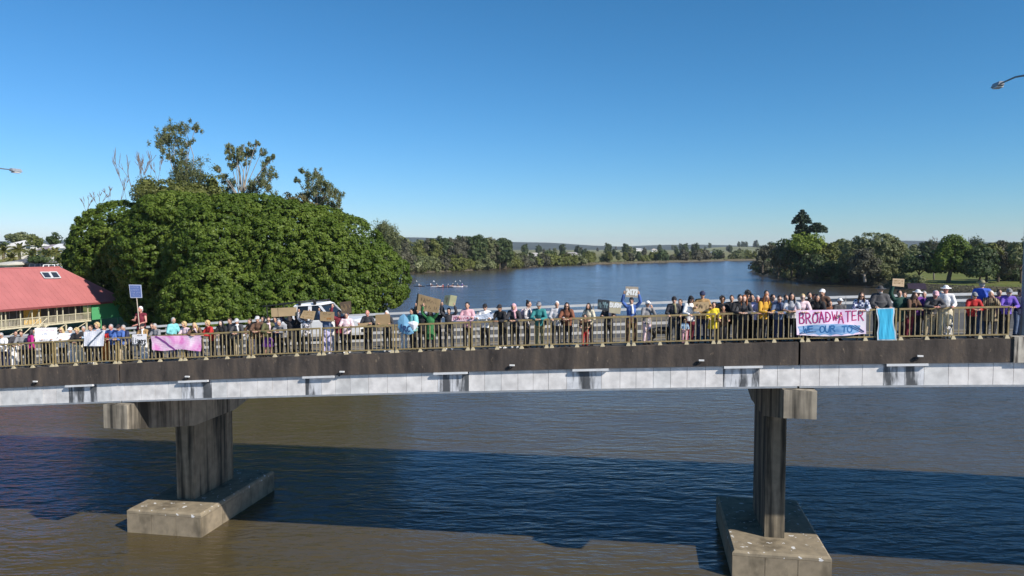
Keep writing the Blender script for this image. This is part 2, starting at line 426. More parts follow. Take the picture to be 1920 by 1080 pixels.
for a, b in zip(JOINTS[:-1], JOINTS[1:]):
    a += 0.035; b -= 0.035
    if a < 17 < b:                                  # the right-hand fascia stops at a pale pilaster
        seg('fascia', FAS, a, 16.45, 0.0, 0.34, -0.77, 0.0)
        seg('pilaster', streak_mat('pilaster_concrete', (0.50, 0.46, 0.38), (0.07, 0.06, 0.05), 0.42, 0.55, 4.0, 0.08), 16.47, 17.5, -0.05, 0.34, -0.77, 0.06)
        seg('fascia', FAS, 17.52, b, 0.0, 0.34, -0.77, 0.0)
    else: seg('fascia', FAS, a, b, 0.0, 0.34, -0.77, 0.0)
    seg('footpath', PATH, a, b, 0.343, 2.30, -0.40, -0.02)
    seg('kerb', PATH, a, b, 2.303, 2.62, -0.40, 0.03)
    seg('road_surface', ASPH, a, b, 2.623, 11.05, -0.40, -0.15)
    seg('kerb', PATH, a, b, 11.053, WB, -0.77, 0.08)
    for t in (1.4, 3.8, 6.2, 8.6, 10.6): seg('girder', GIRD, a, b, t, t + 0.5, -1.50, -0.403, 3.0)
    seg('bottom_flange', GREY, a, b, 0.075, 0.60, -1.575, -1.515)
    seg('duct_core', GIRD, a, b, 0.135, 0.60, -1.513, -0.772, 3.0)
    seg('top_flange', GREY, a, b, 0.08, 0.134, -0.795, -0.773)
LEDGE = [ont(px, py, -0.05)[0] for px, py in ((147, 722), (361, 714), (596, 708), (844, 699), (1107, 692), (1394, 687), (1702, 684))]
LEDGE = [LEDGE[0] - 5.0] + LEDGE + [LEDGE[-1] + 5.0]
s = -28.0; k = 0
pw = random.Random(3)
while s < 22:
    wd = pw.choice([0.56, 0.60, 0.62, 0.66, 0.74])
    st = any(abs(s + wd / 2 - (l + 0.05)) < 0.62 for l in LEDGE)
    jl = [j for j in JOINTS if s < j < s + wd]
    m = WH[2] if (st and pw.random() < 0.9) else WH[pw.choice([0, 0, 0, 1])]
    pr = pw.uniform(0.0, 0.006)
    mb = MB(); mb.bbox(s + 0.006, s + wd - 0.006, 0.108 - pr, 0.132, -1.512, -0.80)
    o = mb.build('cladding_panel', m, bridge)
    s += wd; k += 1
for l in LEDGE:
    MB().bbox(l - 0.64, l + 0.64, -0.045, 0.078, -0.850, -0.775).build('drip_ledge', mat('pale_ledge_steel', (0.62, 0.63, 0.63), 0.6, 0.12, 3.0), bridge)
for px, py in ((63, 718), (348, 709), (638, 700), (957, 688), (1312, 679), (1722, 671)):
    s0, z0 = ont(px, py, -0.1)
    mb = MB(); mb.tube([BP(s0 - 0.1, 0.02, z0 - 0.10), BP(s0, -0.07, z0 + 0.02)], [0.05, 0.045], 10)
    o = mb.build('drain_pipe', DARKM, bridge)
    mb = MB(); mb.box((-.09, -.03, -.025), (.09, .03, .025), Matrix.Translation(BP(s0 + .06, -.08, z0 + 0.06)) @ Matrix.Rotation(BROT, 4, 'Z'))
    mb.build('pipe_rim', mat('pale_rim', (0.7, 0.7, 0.68), 0.6, 0), o)
def pier(sc_, w=0.40):
    pr = empty('pier', BP(sc_, 5.8, 0)); pr.parent = bridge; pr.location = BP(sc_, 5.8, 0) - WL[bridge.name]
    WL[pr.name] = Vector(BP(sc_, 5.8, 0))
    zt = zk(sc_) - 1.60
    prof = [(-0.30, zt - 0.95), (-0.30, zt), (WB + 0.30, zt), (WB + 0.30, zt - 0.95), (7.5, zt - 1.85), (4.1, zt - 1.85)]
    mb = MB(); n = len(prof)
    vs = [BP(sc_ - 0.53, t, z) for t, z in prof] + [BP(sc_ + 0.53, t, z) for t, z in prof]
    fs = [tuple(range(n)), tuple(range(2 * n - 1, n - 1, -1))] + [(i, i + n, (i + 1) % n + n, (i + 1) % n) for i in range(n)]
    mb.add(vs, fs); o = mb.build('crosshead', HEADM, pr)
    mb = MB()
    mb.hexa([BP(sc_ + a * w, t, 0.9) for a, t in ((-1, 4.15), (1, 4.15), (1, 7.45), (-1, 7.45))] + [BP(sc_ + a * w, t, zt - 1.84) for a, t in ((-1, 4.15), (1, 4.15), (1, 7.45), (-1, 7.45))])
    mb.build('column', PIER, pr)
    a, t0, t1 = 1.80, 2.53, 9.05
    mb = MB()
    def ring(d, z): return [BP(sc_ + x * (a - d), t, z) for x, t in ((-1, t0 + d), (1, t0 + d), (1, t1 - d), (-1, t1 - d))]
    r0, r1, r2, r3 = ring(0.03, -1.2), ring(0.03, 0.86), ring(0.0, 0.87), ring(0.0, 0.97)
    r4 = ring(0.09, 1.05)
    vs = r0 + r1 + r2 + r3 + r4; fs = [(3, 2, 1, 0), (16, 17, 18, 19)]
    for q in range(4):
        for k in range(4): fs.append((q * 4 + k, q * 4 + (k + 1) % 4, q * 4 + 4 + (k + 1) % 4, q * 4 + 4 + k))
    mb.add(vs, fs); mb.build('pile_cap', CAPM, pr)
    for x0, x1 in ((-1.79, -0.605), (-0.585, 0.585), (0.605, 1.79)):
        mb = MB(); mb.hexa([BP(sc_ + x, t, z) for z in (-1.0, 0.855) for x, t in ((x0, t0 - 0.012), (x1, t0 - 0.012), (x1, t0 + 0.028), (x0, t0 + 0.028))])
        mb.build('facing_panel', SKIRT, pr)
    for sd_ in (-1, 1):
        for i in range(4):
            ta = t0 + 0.04 + i * 1.62; tb = ta + 1.60; xa = sc_ + sd_ * 1.768; xb = sc_ + sd_ * 1.81
            mb = MB(); mb.hexa([BP(x, t, z) for z in (-1.0, 0.855) for x, t in ((min(xa, xb), ta), (max(xa, xb), ta), (max(xa, xb), tb), (min(xa, xb), tb))])
            mb.build('facing_panel', SKIRT, pr)
pier(-16.0, 0.44); pier(9.9, 0.38); pier(-41.85); pier(35.8)

# ------------------------------------------------------------------ near railing with its balusters
GOLD = mat('faded_gold_paint', (0.279, 0.2115, 0.0945), 0.6, 0.25, 5.0)
GOLD2 = mat('worn_gold_paint', (0.324, 0.261, 0.1395), 0.65, 0.22, 5.0)
FOOTM = mat('pale_footing', (0.42, 0.36, 0.23), 0.8, 0.15, 6.0)
railing = empty('bridge_railing', BP(-3, 0.16, zk(-3)), 'faded gold steel railing with upright bars along the near edge of the bridge', 'railing')
RT = 0.16
bal_me = MB().box((-0.0125, -0.0125, 0), (0.0125, 0.0125, 0.868)).data('baluster'); bal_me.materials.append(GOLD2)
ft = MB(); ft.hexa([Vector(v) for v in ((-0.08, -0.08, 0), (0.08, -0.08, 0), (0.08, 0.06, 0), (-0.08, 0.06, 0), (-0.035, -0.03, 0.12), (0.035, -0.03, 0.12), (0.035, 0.03, 0.12), (-0.035, 0.03, 0.12))])
ft_me = ft.data('foot'); ft_me.materials.append(FOOTM)
bounds = [10.1 + 2.92 * k for k in range(-12, 2)] + [16.42]
for a, b in zip(bounds[:-1], bounds[1:]):
    a0, b0 = a + 0.035, b - 0.035
    za, zb = zk(a0), zk(b0)
    def L(s): return za + (zb - za) * (s - a0) / (b0 - a0)
    mb = MB()
    def bar(s0, s1, lo, hi, hw):
        mb.hexa([BP(s0, RT - hw, L(s0) + lo), BP(s1, RT - hw, L(s1) + lo), BP(s1, RT + hw, L(s1) + lo), BP(s0, RT + hw, L(s0) + lo),
                 BP(s0, RT - hw, L(s0) + hi), BP(s1, RT - hw, L(s1) + hi), BP(s1, RT + hw, L(s1) + hi), BP(s0, RT + hw, L(s0) + hi)])
    bar(a0, b0, 1.0, 1.06, 0.032); bar(a0, b0, 0.10, 0.145, 0.022)
    bar(a0, a0 + 0.045, 0.146, 0.999, 0.023); bar(b0 - 0.045, b0, 0.146, 0.999, 0.023)
    pn = mb.build('rail_panel', GOLD, railing)
    n = int(round((b0 - a0) / 0.168)); off = WL[railing.name]
    for i in range(1, n):
        s = a0 + (b0 - a0) * i / n
        o = link('baluster', bal_me, None, pn, BP(s, RT, L(s) + 0.140) - off, (0, 0, BROT))
    nf = 3 if b - a < 3.1 else 4
    for i in range(nf + 1):
        s = a0 + 0.06 + (b0 - a0 - 0.12) * i / nf
        o = link('foot', ft_me, None, railing, BP(s, RT, zk(s) - 0.01) - off, (0, 0, BROT))

# ------------------------------------------------------------------ white traffic barriers
def barrier(t, rails, label, step, h, end=None):
    WB_ = mat('white_rail_paint', (0.62, 0.62, 0.61), 0.5, 0.06, 3.0)
    root = empty('traffic_barrier', BP(-3, t, zk(-3)), label, 'barrier')
    lo = JOINTS[1]; hi = JOINTS[4] if end is None else end
    s = lo
    while s < hi:
        e = min(s + 4.0, hi)
        for r0, r1 in rails:
            MB().bbox(s + 0.01, e - 0.01, t - 0.06, t - 0.02, r0, r1).build('rail', WB_, root)
        s += 4.0
    n = int((hi - lo) / step); off = WL[root.name]
    me = MB().box((-0.035, -0.018, 0), (0.035, 0.06, h)).data('post'); me.materials.append(mat('weathered_post', (0.30, 0.28, 0.25), 0.8, 0.1))
    for i in range(n + 1):
        s = lo + i * step
        link('post', me, None, root, BP(s, t, zk(s) + 0.03) - off, (0, 0, BROT))
barrier(2.46, [(0.50, 0.60), (0.20, 0.30)], 'white two-rail traffic barrier between the crowd on the footpath and the road', 2.0, 0.56, ont(1252, 620, 2.46)[0])
barrier(11.34, [(0.62, 0.74), (0.34, 0.46)], 'white two-rail traffic barrier along the far edge of the bridge', 2.0, 0.70)

# ------------------------------------------------------------------ street lamps
def lamp(s, label, zt=8.3, arm=2.7):
    root = empty('street_lamp', BP(s, 0.5, zk(s)), label, 'street lamp', 'lamps on the bridge')
    pm = mat('lamp_pole_steel', (0.20, 0.23, 0.26), 0.5, 0.1, 3, metal=0.4)
    z = zk(s)
    mb = MB(); mb.tube([BP(s, 0.5, z), BP(s, 0.5, z + 0.3), BP(s, 0.5, z + zt * 0.5), BP(s, 0.5, z + zt - 0.25)], [0.14, 0.11, 0.09, 0.065], 12)
    mb.build('pole', pm, root)
    mb = MB(); pts = [BP(s, 0.5, z + zt - 0.25), BP(s, 0.62, z + zt - 0.02), BP(s, 1.0, z + zt + 0.16), BP(s, 1.7, z + zt + 0.26), BP(s, arm, z + zt + 0.27)]
    mb.tube(pts, [0.045, 0.04, 0.035, 0.03, 0.028], 10); mb.build('arm', pm, root)
    mb = MB(); zz = z + zt + 0.27
    mb.hexa([BP(s - 0.10, arm - 0.05, zz - 0.05), BP(s + 0.10, arm - 0.05, zz - 0.05), BP(s + 0.15, arm + 0.45, zz - 0.07), BP(s - 0.15, arm + 0.45, zz - 0.07),
             BP(s - 0.07, arm - 0.05, zz + 0.07), BP(s + 0.07, arm - 0.05, zz + 0.07), BP(s + 0.10, arm + 0.40, zz + 0.07), BP(s - 0.10, arm + 0.40, zz + 0.07)])
    hd = mb.build('lamp_head', GREY, root)
    MB().hexa([BP(s + a * 0.11, arm + b, zz + c) for c in (-0.12, -0.069) for a, b in ((-1, 0.05), (1, 0.05), (1, 0.40), (-1, 0.40))]).build('lens', mat('lamp_glass', (0.5, 0.52, 0.5), 0.2, 0), hd)
lamp(ont(1922, 560, 0.5)[0], 'tall grey street lamp at the right edge of the bridge railing', zt=8.42, arm=2.75)
lamp(ont(-72, 560, 0.5)[0], 'grey street lamp whose head reaches in at the left edge of the sky', zt=8.5, arm=3.3)
# ------------------------------------------------------------------ vegetation
BARK = mat('pale_bark', (0.30, 0.26, 0.21), 0.9, 0.25, 2.0, sx=(1, 1, 0.3))
BARKD = mat('dark_bark', (0.11, 0.085, 0.06), 0.95, 0.25, 2.0, sx=(1, 1, 0.3))
LM = {
 'fig': leafmat('broad_leaf_foliage', [(0.15, (0.05582, 0.1008, 0.0108)), (0.5, (0.108, 0.1666, 0.01981)), (0.85, (0.1666, 0.2251, 0.03422))], 0.22, 0.36),
 'gum': leafmat('gum_foliage', [(0.15, (0.09775, 0.1208, 0.046)), (0.5, (0.1552, 0.1783, 0.0713)), (0.85, (0.23, 0.2415, 0.115))], 0.4, 0.3),
 'olive': leafmat('olive_foliage', [(0.15, (0.0875, 0.1063, 0.0225)), (0.5, (0.1313, 0.15, 0.035)), (0.85, (0.1875, 0.2, 0.05625))], 0.3, 0.28),
 'dark': leafmat('dark_evergreen_foliage', [(0.15, (0.034, 0.055, 0.020)), (0.5, (0.055, 0.085, 0.026)), (0.85, (0.085, 0.12, 0.036))], 0.2, 0.25),
 'bunya': leafmat('bunya_foliage', [(0.15, (0.018, 0.036, 0.022)), (0.5, (0.030, 0.055, 0.030)), (0.85, (0.045, 0.075, 0.036))], 0.3, 0.15),
 'bright': leafmat('bright_green_foliage', [(0.15, (0.11, 0.16, 0.018)), (0.5, (0.17, 0.23, 0.028)), (0.85, (0.23, 0.29, 0.05))], 0.2, 0.3),
 'grey': leafmat('grey_green_foliage', [(0.15, (0.060, 0.062, 0.040)), (0.5, (0.095, 0.095, 0.058)), (0.85, (0.14, 0.135, 0.085))], 0.15, 0.25),
 'palm': leafmat('palm_foliage', [(0.15, (0.13, 0.14, 0.035)), (0.5, (0.21, 0.21, 0.06)), (0.85, (0.30, 0.28, 0.11))], 0.4, 0.3),
 'reed': leafmat('reed_foliage', [(0.15, (0.09, 0.085, 0.045)), (0.5, (0.14, 0.13, 0.065)), (0.85, (0.20, 0.19, 0.10))], 0.2, 0.25),
 'brown': leafmat('rusty_foliage', [(0.15, (0.09, 0.075, 0.030)), (0.5, (0.13, 0.115, 0.045)), (0.85, (0.17, 0.15, 0.06))], 0.3, 0.25),
}
def env_clumps(ells, spacing, cr, seed, back=0.4, drop=0.74, rough=(0.86, 1.03)):
    """clump centres on the skin of a union of ellipsoids (centre, radii)"""
    g = np.random.default_rng(seed); out = []
    for c, r in ells:
        c = np.array(c); r = np.array(r); n = int(4 * math.pi * ((r[0] * r[1]) ** 1.6 / 3 + (r[0] * r[2]) ** 1.6 / 3 + (r[1] * r[2]) ** 1.6 / 3) ** (1 / 1.6) / (spacing * spacing))
        d = unit(g.normal(0, 1, (n, 3)))
        P = c + d * r * g.uniform(*rough, (n, 1))
        keep = np.ones(n, bool)
        for c2, r2 in ells:
            if c2 is c or (np.allclose(c2, c) and np.allclose(r2, r)): continue
            keep &= (((P - np.array(c2)) / np.array(r2)) ** 2).sum(1) > drop
        keep &= (d[:, 1] < 0.25) | (g.random(n) < back)
        keep &= (d[:, 2] > -0.75)
        for p, dd in zip(P[keep], d[keep]): out.append((p, dd, cr * g.uniform(0.75, 1.35)))
    return out
def crown_mesh(name, ells, spacing, cr, nleaf, size, seed, back=0.4, inner=True, jit=0.48, rough=(0.86, 1.03)):
    Q = []
    for p, d, r in env_clumps(ells, spacing, cr, seed, back, rough=rough):
        n = max(6, int(nleaf * (r / cr) ** 2))
        dd = unit(rng.normal(0, 1, (n, 3)) + d * 0.9 + np.array([0, 0, 0.3]))
        C = p + dd * rng.uniform(0.6, 1.05, (n, 1)) * r * np.array([1, 1, 0.8])
        Q.append(leaf_quads(C, dd + d * 0.3 + np.array([0, 0, 0.2]), size, jit))
    if inner:
        for c, r in ells:
            si = max(size * 2.2, max(r) * 0.085)
            n = int(4 * math.pi * (max(r) * 0.8) ** 2 * 2.6 / (si * si)) + 20
            d = unit(rng.normal(0, 1, (n, 3)))
            C = np.array(c) + d * np.array(r) * rng.uniform(0.55, 0.84, (n, 1))
            Q.append(leaf_quads(C, d, si, 0.35, 0.9))
    return quads_mesh(name, np.concatenate(Q))
def limb(mb, a, b, r0, r1, bend=0.12, n=5, sides=7, seed=0):
    g = random.Random(seed); a = Vector(a); b = Vector(b); L = (b - a).length
    off = Vector((g.uniform(-1, 1), g.uniform(-1, 1), g.uniform(-0.3, 0.6))) * L * bend
    pts = [a.lerp(b, t) + off * math.sin(math.pi * t) + Vector((g.uniform(-1, 1), g.uniform(-1, 1), 0)) * L * 0.012 for t in [i / n for i in range(n + 1)]]
    mb.tube(pts, [r0 + (r1 - r0) * i / n for i in range(n + 1)], sides); return pts
def E(px, py, rx, ry, Y, ry_depth=None):      # ellipsoid seen at a pixel with pixel radii, at distance Y
    k = Y / F
    return (tuple(at(px, py, Y)), (rx * k, (ry_depth if ry_depth else rx * 0.8) * k, ry * k))
def tree(name, label, ells, base, kind, spacing, cr, nleaf, size, seed, tr=0.4, bark=None, group=None, cat='tree', back=0.4, forks=3, zg=1.5):
    base = Vector((base[0], base[1], zg))
    root = empty(name, base, label, cat, group)
    me = crown_mesh('crown', ells, spacing, cr, nleaf, size, seed, back, rough=(0.94, 1.015) if name == 'fig_tree' else (0.86, 1.03))
    me.transform(Matrix.Translation(-base)); link('crown', me, LM[kind], root)
    mb = MB(); g = random.Random(seed)
    cen = sum((Vector(c) for c, r in ells), Vector()) / len(ells)
    fork = base.lerp(cen, 0.42); fork.z = base.z + (cen.z - base.z) * 0.45
    limb(mb, base - Vector((0, 0, 0.3)), fork, tr, tr * 0.75, 0.04, 4, 9, seed)
    for i, (c, r) in enumerate(ells[:max(forks, 1) + 3]):
        limb(mb, fork - Vector((0, 0, 0.2)), Vector(c), tr * 0.55, tr * 0.15, 0.1, 4, 7, seed + i)
    mb.build('trunk', bark or BARKD, root)
    return root

# the great fig behind the left half of the bridge
Yf = 98
fig = [E(228, 470, 94, 88, Yf + 9, 50), E(330, 470, 110, 98, Yf + 4, 100), E(440, 470, 110, 100, Yf + 1, 120), E(545, 485, 108, 104, Yf, 115), E(635, 505, 92, 100, Yf - 1, 95),
       E(700, 525, 65, 62, Yf - 2, 70), E(325, 556, 98, 80, Yf + 6, 60), E(430, 570, 120, 90, Yf - 4, 100), E(560, 575, 105, 85, Yf - 3, 95), E(650, 560, 70, 62, Yf - 3, 70),
       E(188, 492, 60, 78, Yf + 10, 45), E(266, 540, 50, 66, Yf + 9, 45), E(340, 400, 80, 36, Yf + 2, 70), E(480, 405, 90, 36, Yf + 2, 70), E(598, 430, 58, 40, Yf + 1, 60)]
tree('fig_tree', 'huge spreading dark green fig tree behind the left half of the bridge', fig, (at(430, 600, Yf).x, Yf + 3), 'fig', 0.66, 0.52, 40, 0.34, 11, tr=1.1, forks=8, back=0.22)

def gum(name, label, Y, base_px, hub_px, clumps, kind='gum', size=0.33, dens=58, tr=0.28, extra=()):
    b = at(base_px[0], base_px[1], Y); base = Vector((b.x, Y, 1.5))
    root = empty(name, base, label, 'tree')
    mb = MB(); hub = at(*hub_px, Y); g = random.Random(int(base_px[0]))
    limb(mb, base, hub, tr, tr * 0.7, 0.03, 5, 8, 3)
    Q = []; k = Y / F
    for i, (px, py, r) in enumerate(clumps):
        c = at(px, py, Y + g.uniform(-2.5, 2.5)); rr = r * k
        limb(mb, hub.lerp(c, g.uniform(0, 0.25)) if i % 3 else hub, c + Vector((0, 0, rr * 0.3)), tr * 0.38, 0.03, 0.1, 5, 5, i)
        for _ in range(3): limb(mb, c - Vector((0, 0, rr)), c + Vector((g.uniform(-1, 1), g.uniform(-1, 1), g.uniform(0, 1))) * rr, 0.05, 0.015, 0.1, 2, 4, i + 50)
        sub = int(5 + rr * rr * 13)
        for _ in range(sub):
            o = Vector((g.gauss(0, 0.62), g.gauss(0, 0.62), g.gauss(0.05, 0.6))) * rr
            n = int(dens * g.uniform(0.6, 1.4))
            d = unit(rng.normal(0, 1, (n, 3)))
            C = np.array(c + o) + d * rng.uniform(0.1, 1.0, (n, 1)) * min(0.8, rr * 0.42 + 0.12) * max(1, size / 0.42) * np.array([1, 1, 1.35]) - np.array([0, 0, 0.15])
            Q.append(leaf_quads(C, d * np.array([1, 1, 0.25]), size * 0.8, 0.5, 0.45))
    for pts in extra:                           # bare dead twigs
        P = [at(x, y, Y) for x, y in pts]
        mb.tube(P, [0.045 * (1 - 0.6 * i / (len(P) - 1)) for i in range(len(P))], 5)
    mb.build('trunk', mat('grey_dead_bark', (0.17, 0.15, 0.135), 0.9, 0.2, 2.0) if extra else BARK, root)
    me = quads_mesh('crown', np.concatenate(Q)); me.transform(Matrix.Translation(-base)); link('crown', me, LM[kind], root)
gum('gum_tree', 'tall sparse gum tree with round top clumps rising behind the left of the fig', 120, (350, 600), (348, 372),
    [(303, 255, 11), (318, 243, 12), (345, 238, 10), (366, 241, 7), (330, 262, 13), (302, 275, 9), (340, 282, 9), (318, 292, 8), (352, 268, 6), (312, 262, 10),
     (350, 318, 20), (335, 325, 14), (372, 330, 18), (392, 342, 12), (325, 340, 10), (385, 355, 16), (358, 350, 20), (400, 362, 10), (340, 305, 8)])
def twigs(px, py, h, seed, sp=0.35):
    g = random.Random(seed); out = []
    def rec(x, y, a, L, d):
        x2 = x + math.sin(a) * L; y2 = y - math.cos(a) * L
        out.append([(x, y), ((x + x2) / 2 + g.uniform(-1, 1), (y + y2) / 2), (x2, y2)])
        if d: 
            for _ in range(g.choice([2, 2, 3])): rec(x2, y2, a + g.uniform(-sp, sp), L * g.uniform(0.6, 0.85), d - 1)
    rec(px, py, g.uniform(-0.2, 0.1), h * 0.42, 3)
    return out
gum('dead_gum_tree', 'mostly bare grey branches poking up above the left slope of the fig', 114, (270, 600), (268, 385),
    [(262, 350, 10), (275, 342, 12), (285, 352, 12), (258, 358, 8)], extra=twigs(240, 398, 96, 1) + twigs(264, 385, 80, 2) + twigs(284, 378, 84, 3) + twigs(250, 392, 84, 9) + twigs(300, 365, 62, 8) + twigs(208, 408, 56, 4, 0.5) + twigs(162, 424, 52, 5) + twigs(226, 402, 64, 6) + twigs(274, 382, 76, 13) + twigs(192, 412, 50, 14, 0.5), dens=20)
tree('shrubby_tree', 'yellowish green bushy treetop in front of the tall gums above the fig', [E(296, 366, 38, 20, 106), E(330, 366, 44, 22, 105), E(368, 372, 38, 20, 106), E(398, 352, 13, 20, 109), E(275, 350, 14, 14, 108)], (at(340, 400, 108).x, 109), 'olive', 1.1, 0.9, 44, 0.36, 21)
gum('gum_tree', 'tall slender gum tree in airy clumps rising behind the centre of the fig', 119, (455, 600), (452, 375),
    [(429, 272, 7), (434, 290, 7), (430, 283, 6), (446, 287, 8), (456, 275, 7), (463, 290, 9), (440, 308, 7), (470, 281, 7), (492, 284, 6), (505, 300, 7), (512, 293, 4), (482, 268, 4),
     (500, 318, 10), (490, 338, 13), (508, 330, 8), (472, 345, 9), (409, 316, 5), (419, 330, 7), (428, 343, 9), (430, 360, 10), (504, 350, 10), (480, 358, 11), (455, 365, 9), (447, 300, 5), (460, 305, 5)], tr=0.22)
gum('gum_tree', 'rounded grey-green gum tree standing behind the right shoulder of the fig', 117, (600, 600), (596, 385),
    [(568, 320, 5), (556, 336, 5), (580, 331, 9), (597, 325, 8), (600, 345, 13), (585, 350, 11), (615, 350, 11), (630, 360, 9), (632, 376, 8), (620, 387, 10), (600, 375, 13), (575, 370, 9), (588, 362, 10), (612, 366, 11), (637, 390, 6)])
tree('rusty_tree', 'low rusty brown-green treetop beside the rounded gum above the fig', [E(548, 382, 22, 14, 109), E(568, 392, 24, 14, 109), E(535, 388, 18, 12, 109)], (at(548, 420, 109).x, 110), 'brown', 1.1, 0.8, 40, 0.36, 22)

# left bank beyond the fig
gum('gum_tree', 'airy gum tree on the far left bank just right of the fig', 300, (728, 505), (728, 470),
    [(712, 432, 9), (722, 427, 9), (733, 437, 10), (740, 447, 9), (712, 446, 7), (725, 450, 10), (738, 460, 9), (718, 465, 10), (730, 475, 12)], size=0.8, dens=22, tr=0.4)
tree('riverside_tree', 'dark bushy tree at the waterline behind the right edge of the fig', [E(752, 470, 12, 16, 330), E(762, 488, 16, 18, 325), E(745, 492, 15, 18, 320)], (at(755, 500, 326).x, 326), 'grey', 2.4, 1.8, 40, 0.9, 31)
tree('riverside_tree', 'slender dark treetop standing between the fig and the far tree clump', [E(757, 455, 8, 11, 335), E(765, 468, 8, 12, 335)], (at(760, 500, 335).x, 336), 'gum', 2.4, 1.6, 36, 0.8, 32)
def tufts(name, label, pts, hgt, kind, seed, size=0.5, n=60, cat='bush', group=None, wid=1.6):
    g = random.Random(seed)
    Q = []
    c0 = Vector((pts[0][0], pts[0][1], 0))
    for x, y, z, s in pts:
        d = unit(rng.normal(0, 1, (n, 3)) * np.array([1, 1, 0.7]) + np.array([0, 0, 0.5]))
        C = np.array([x, y, z]) + d * np.array([wid * s, wid * s, hgt * s]) * rng.uniform(0.5, 1, (n, 1))
        Q.append(leaf_quads(C, d, size, 0.6))
    me = quads_mesh(name, np.concatenate(Q)); me.transform(Matrix.Translation(-c0))
    o = link(name, me, LM[kind], None, c0); tag(o, label, cat, group); return o
def reedline(name, poly, hgt, kind, step, size, label, seed, n=24):
    g = random.Random(seed); pts = []
    for (x0, y0), (x1, y1) in zip(poly[:-1], poly[1:]):
        L = math.hypot(x1 - x0, y1 - y0); m = max(1, int(L / step))
        for i in range(m):
            t = (i + g.random()) / m
            pts.append((x0 + (x1 - x0) * t + g.uniform(-1.2, 1.2), y0 + (y1 - y0) * t + g.uniform(0, 2.0), g.uniform(0.4, 1.2), g.uniform(0.6, 1.4)))
    o = tufts(name, None, pts, hgt, kind, seed, size, n)
    tag(o, kind='stuff'); return o

# far shore: a tall clump of trees left of the river bend, then a low broken row
VAR = []
for i, kd in enumerate(('dark', 'grey', 'olive', 'gum', 'dark', 'grey')):
    g = random.Random(100 + i)
    ells = [((0, 0, 7.5), (3.4, 3.2, 4.8)), ((g.uniform(-2, 2), -1, 10.5), (2.5, 2.4, 3.0)), ((g.uniform(1, 2.5), -.5, 6.0), (2.6, 2.4, 3.4)), ((g.uniform(-2.8, -1), -.5, 5.2), (2.6, 2.4, 3.6)), ((g.uniform(-1, 1), 0, 12.6), (1.5, 1.5, 1.6))]
    me = crown_mesh('crown', ells, 1.9, 1.25, 26, 0.85, 200 + i, 0.35); me.materials.append(LM[kd])
    mb = MB(); mb.tube([(0, 0, -1), (0.2, 0, 3), (0, 0, 9)], [0.35, 0.26, 0.1], 7)
    tm = mb.data('trunk'); tm.materials.append(BARKD)
    VAR.append((me, tm))
BUSH = []
for i, kd in enumerate(('grey', 'olive', 'dark', 'gum')):
    g = random.Random(300 + i)
    ells = [((0, 0, 1.9), (2.6, 2.4, 2.1)), ((g.uniform(-2, 2), -.6, 2.8), (1.8, 1.8, 1.7)), ((g.uniform(1, 2.5), -.5, 1.4), (1.9, 1.6, 1.5))]
    me = crown_mesh('crown', ells, 1.5, 1.0, 22, 0.7, 400 + i, 0.35); me.materials.append(LM[kd])
    mb = MB(); mb.tube([(0, 0, -1), (0, 0, 1), (0.2, 0, 2.2)], [0.15, 0.12, 0.05], 6); tm = mb.data('stem'); tm.materials.append(BARKD)
    BUSH.append((me, tm))
ORD = 'first second third fourth fifth sixth seventh eighth ninth tenth eleventh twelfth thirteenth fourteenth fifteenth sixteenth seventeenth eighteenth nineteenth twentieth'.split()
ORD += ['twenty-' + o for o in ORD[:9]] + ['thirtieth'] + ['thirty-' + o for o in ORD[:9]]
def shared(name, vi, loc, s, rz, label, cat, group, lst=None, sz=None):
    me, tm = (lst or VAR)[vi]
    r = empty(name, loc, label, cat, group, rz=rz); r.scale = (s, s, sz if sz else s)
    link('crown', me, None, r); link('trunk' if lst is not BUSH else 'stem', tm, None, r)
    return r
g = random.Random(5)
N_ = 0
for row, (dy, top) in enumerate(((0, 0), (14, 4))):
    for i in range(13):
        px = 786 + i * 13.6 + g.uniform(-3, 3) + row * 6
        Yt = np.interp(px, [780, 960], [398, 452]) + dy + g.uniform(-2, 4)
        tp = np.interp(px, [780, 800, 850, 890, 945, 962], [458, 448, 447, 443, 448, 462]) + g.uniform(-2, 4) - top * 0
        P = at(px, tp, Yt); hgt = P.z - 1.4
        shared('riverside_tree', g.choice([0, 3, 4, 0, 2]) if row else g.choice([0, 1, 3, 4, 2]), (P.x, Yt, 1.4), hgt / 14.0, g.uniform(0, 6), ('tall dark tree, %s from the left in the far clump\'s front row' % ORD[i]) if row == 0 else 'dark treetop in the back row of the tall clump across the river', 'tree', 'trees in the tall clump across the river')
for i in range(30):
    px = 778 + i * 10.5 + g.uniform(-3, 3); Yt = np.interp(px, [770, 800, 900, 960, 1040, 1100], [366, 386, 424, 467, 535, 565]) + 4
    P = onz(px, 500, 0); X = (px - 960) / F * Yt
    shared('riverside_bush', g.choice([0, 0, 1, 3]), (X, Yt, 0.4), g.uniform(1.0, 1.75), g.uniform(0, 6), 'grey-green waterline bush, %s from the left below the tall clump' % ORD[i], 'bush', 'bushes at the waterline of the far left bank', BUSH)
nb_ = nt_ = 0
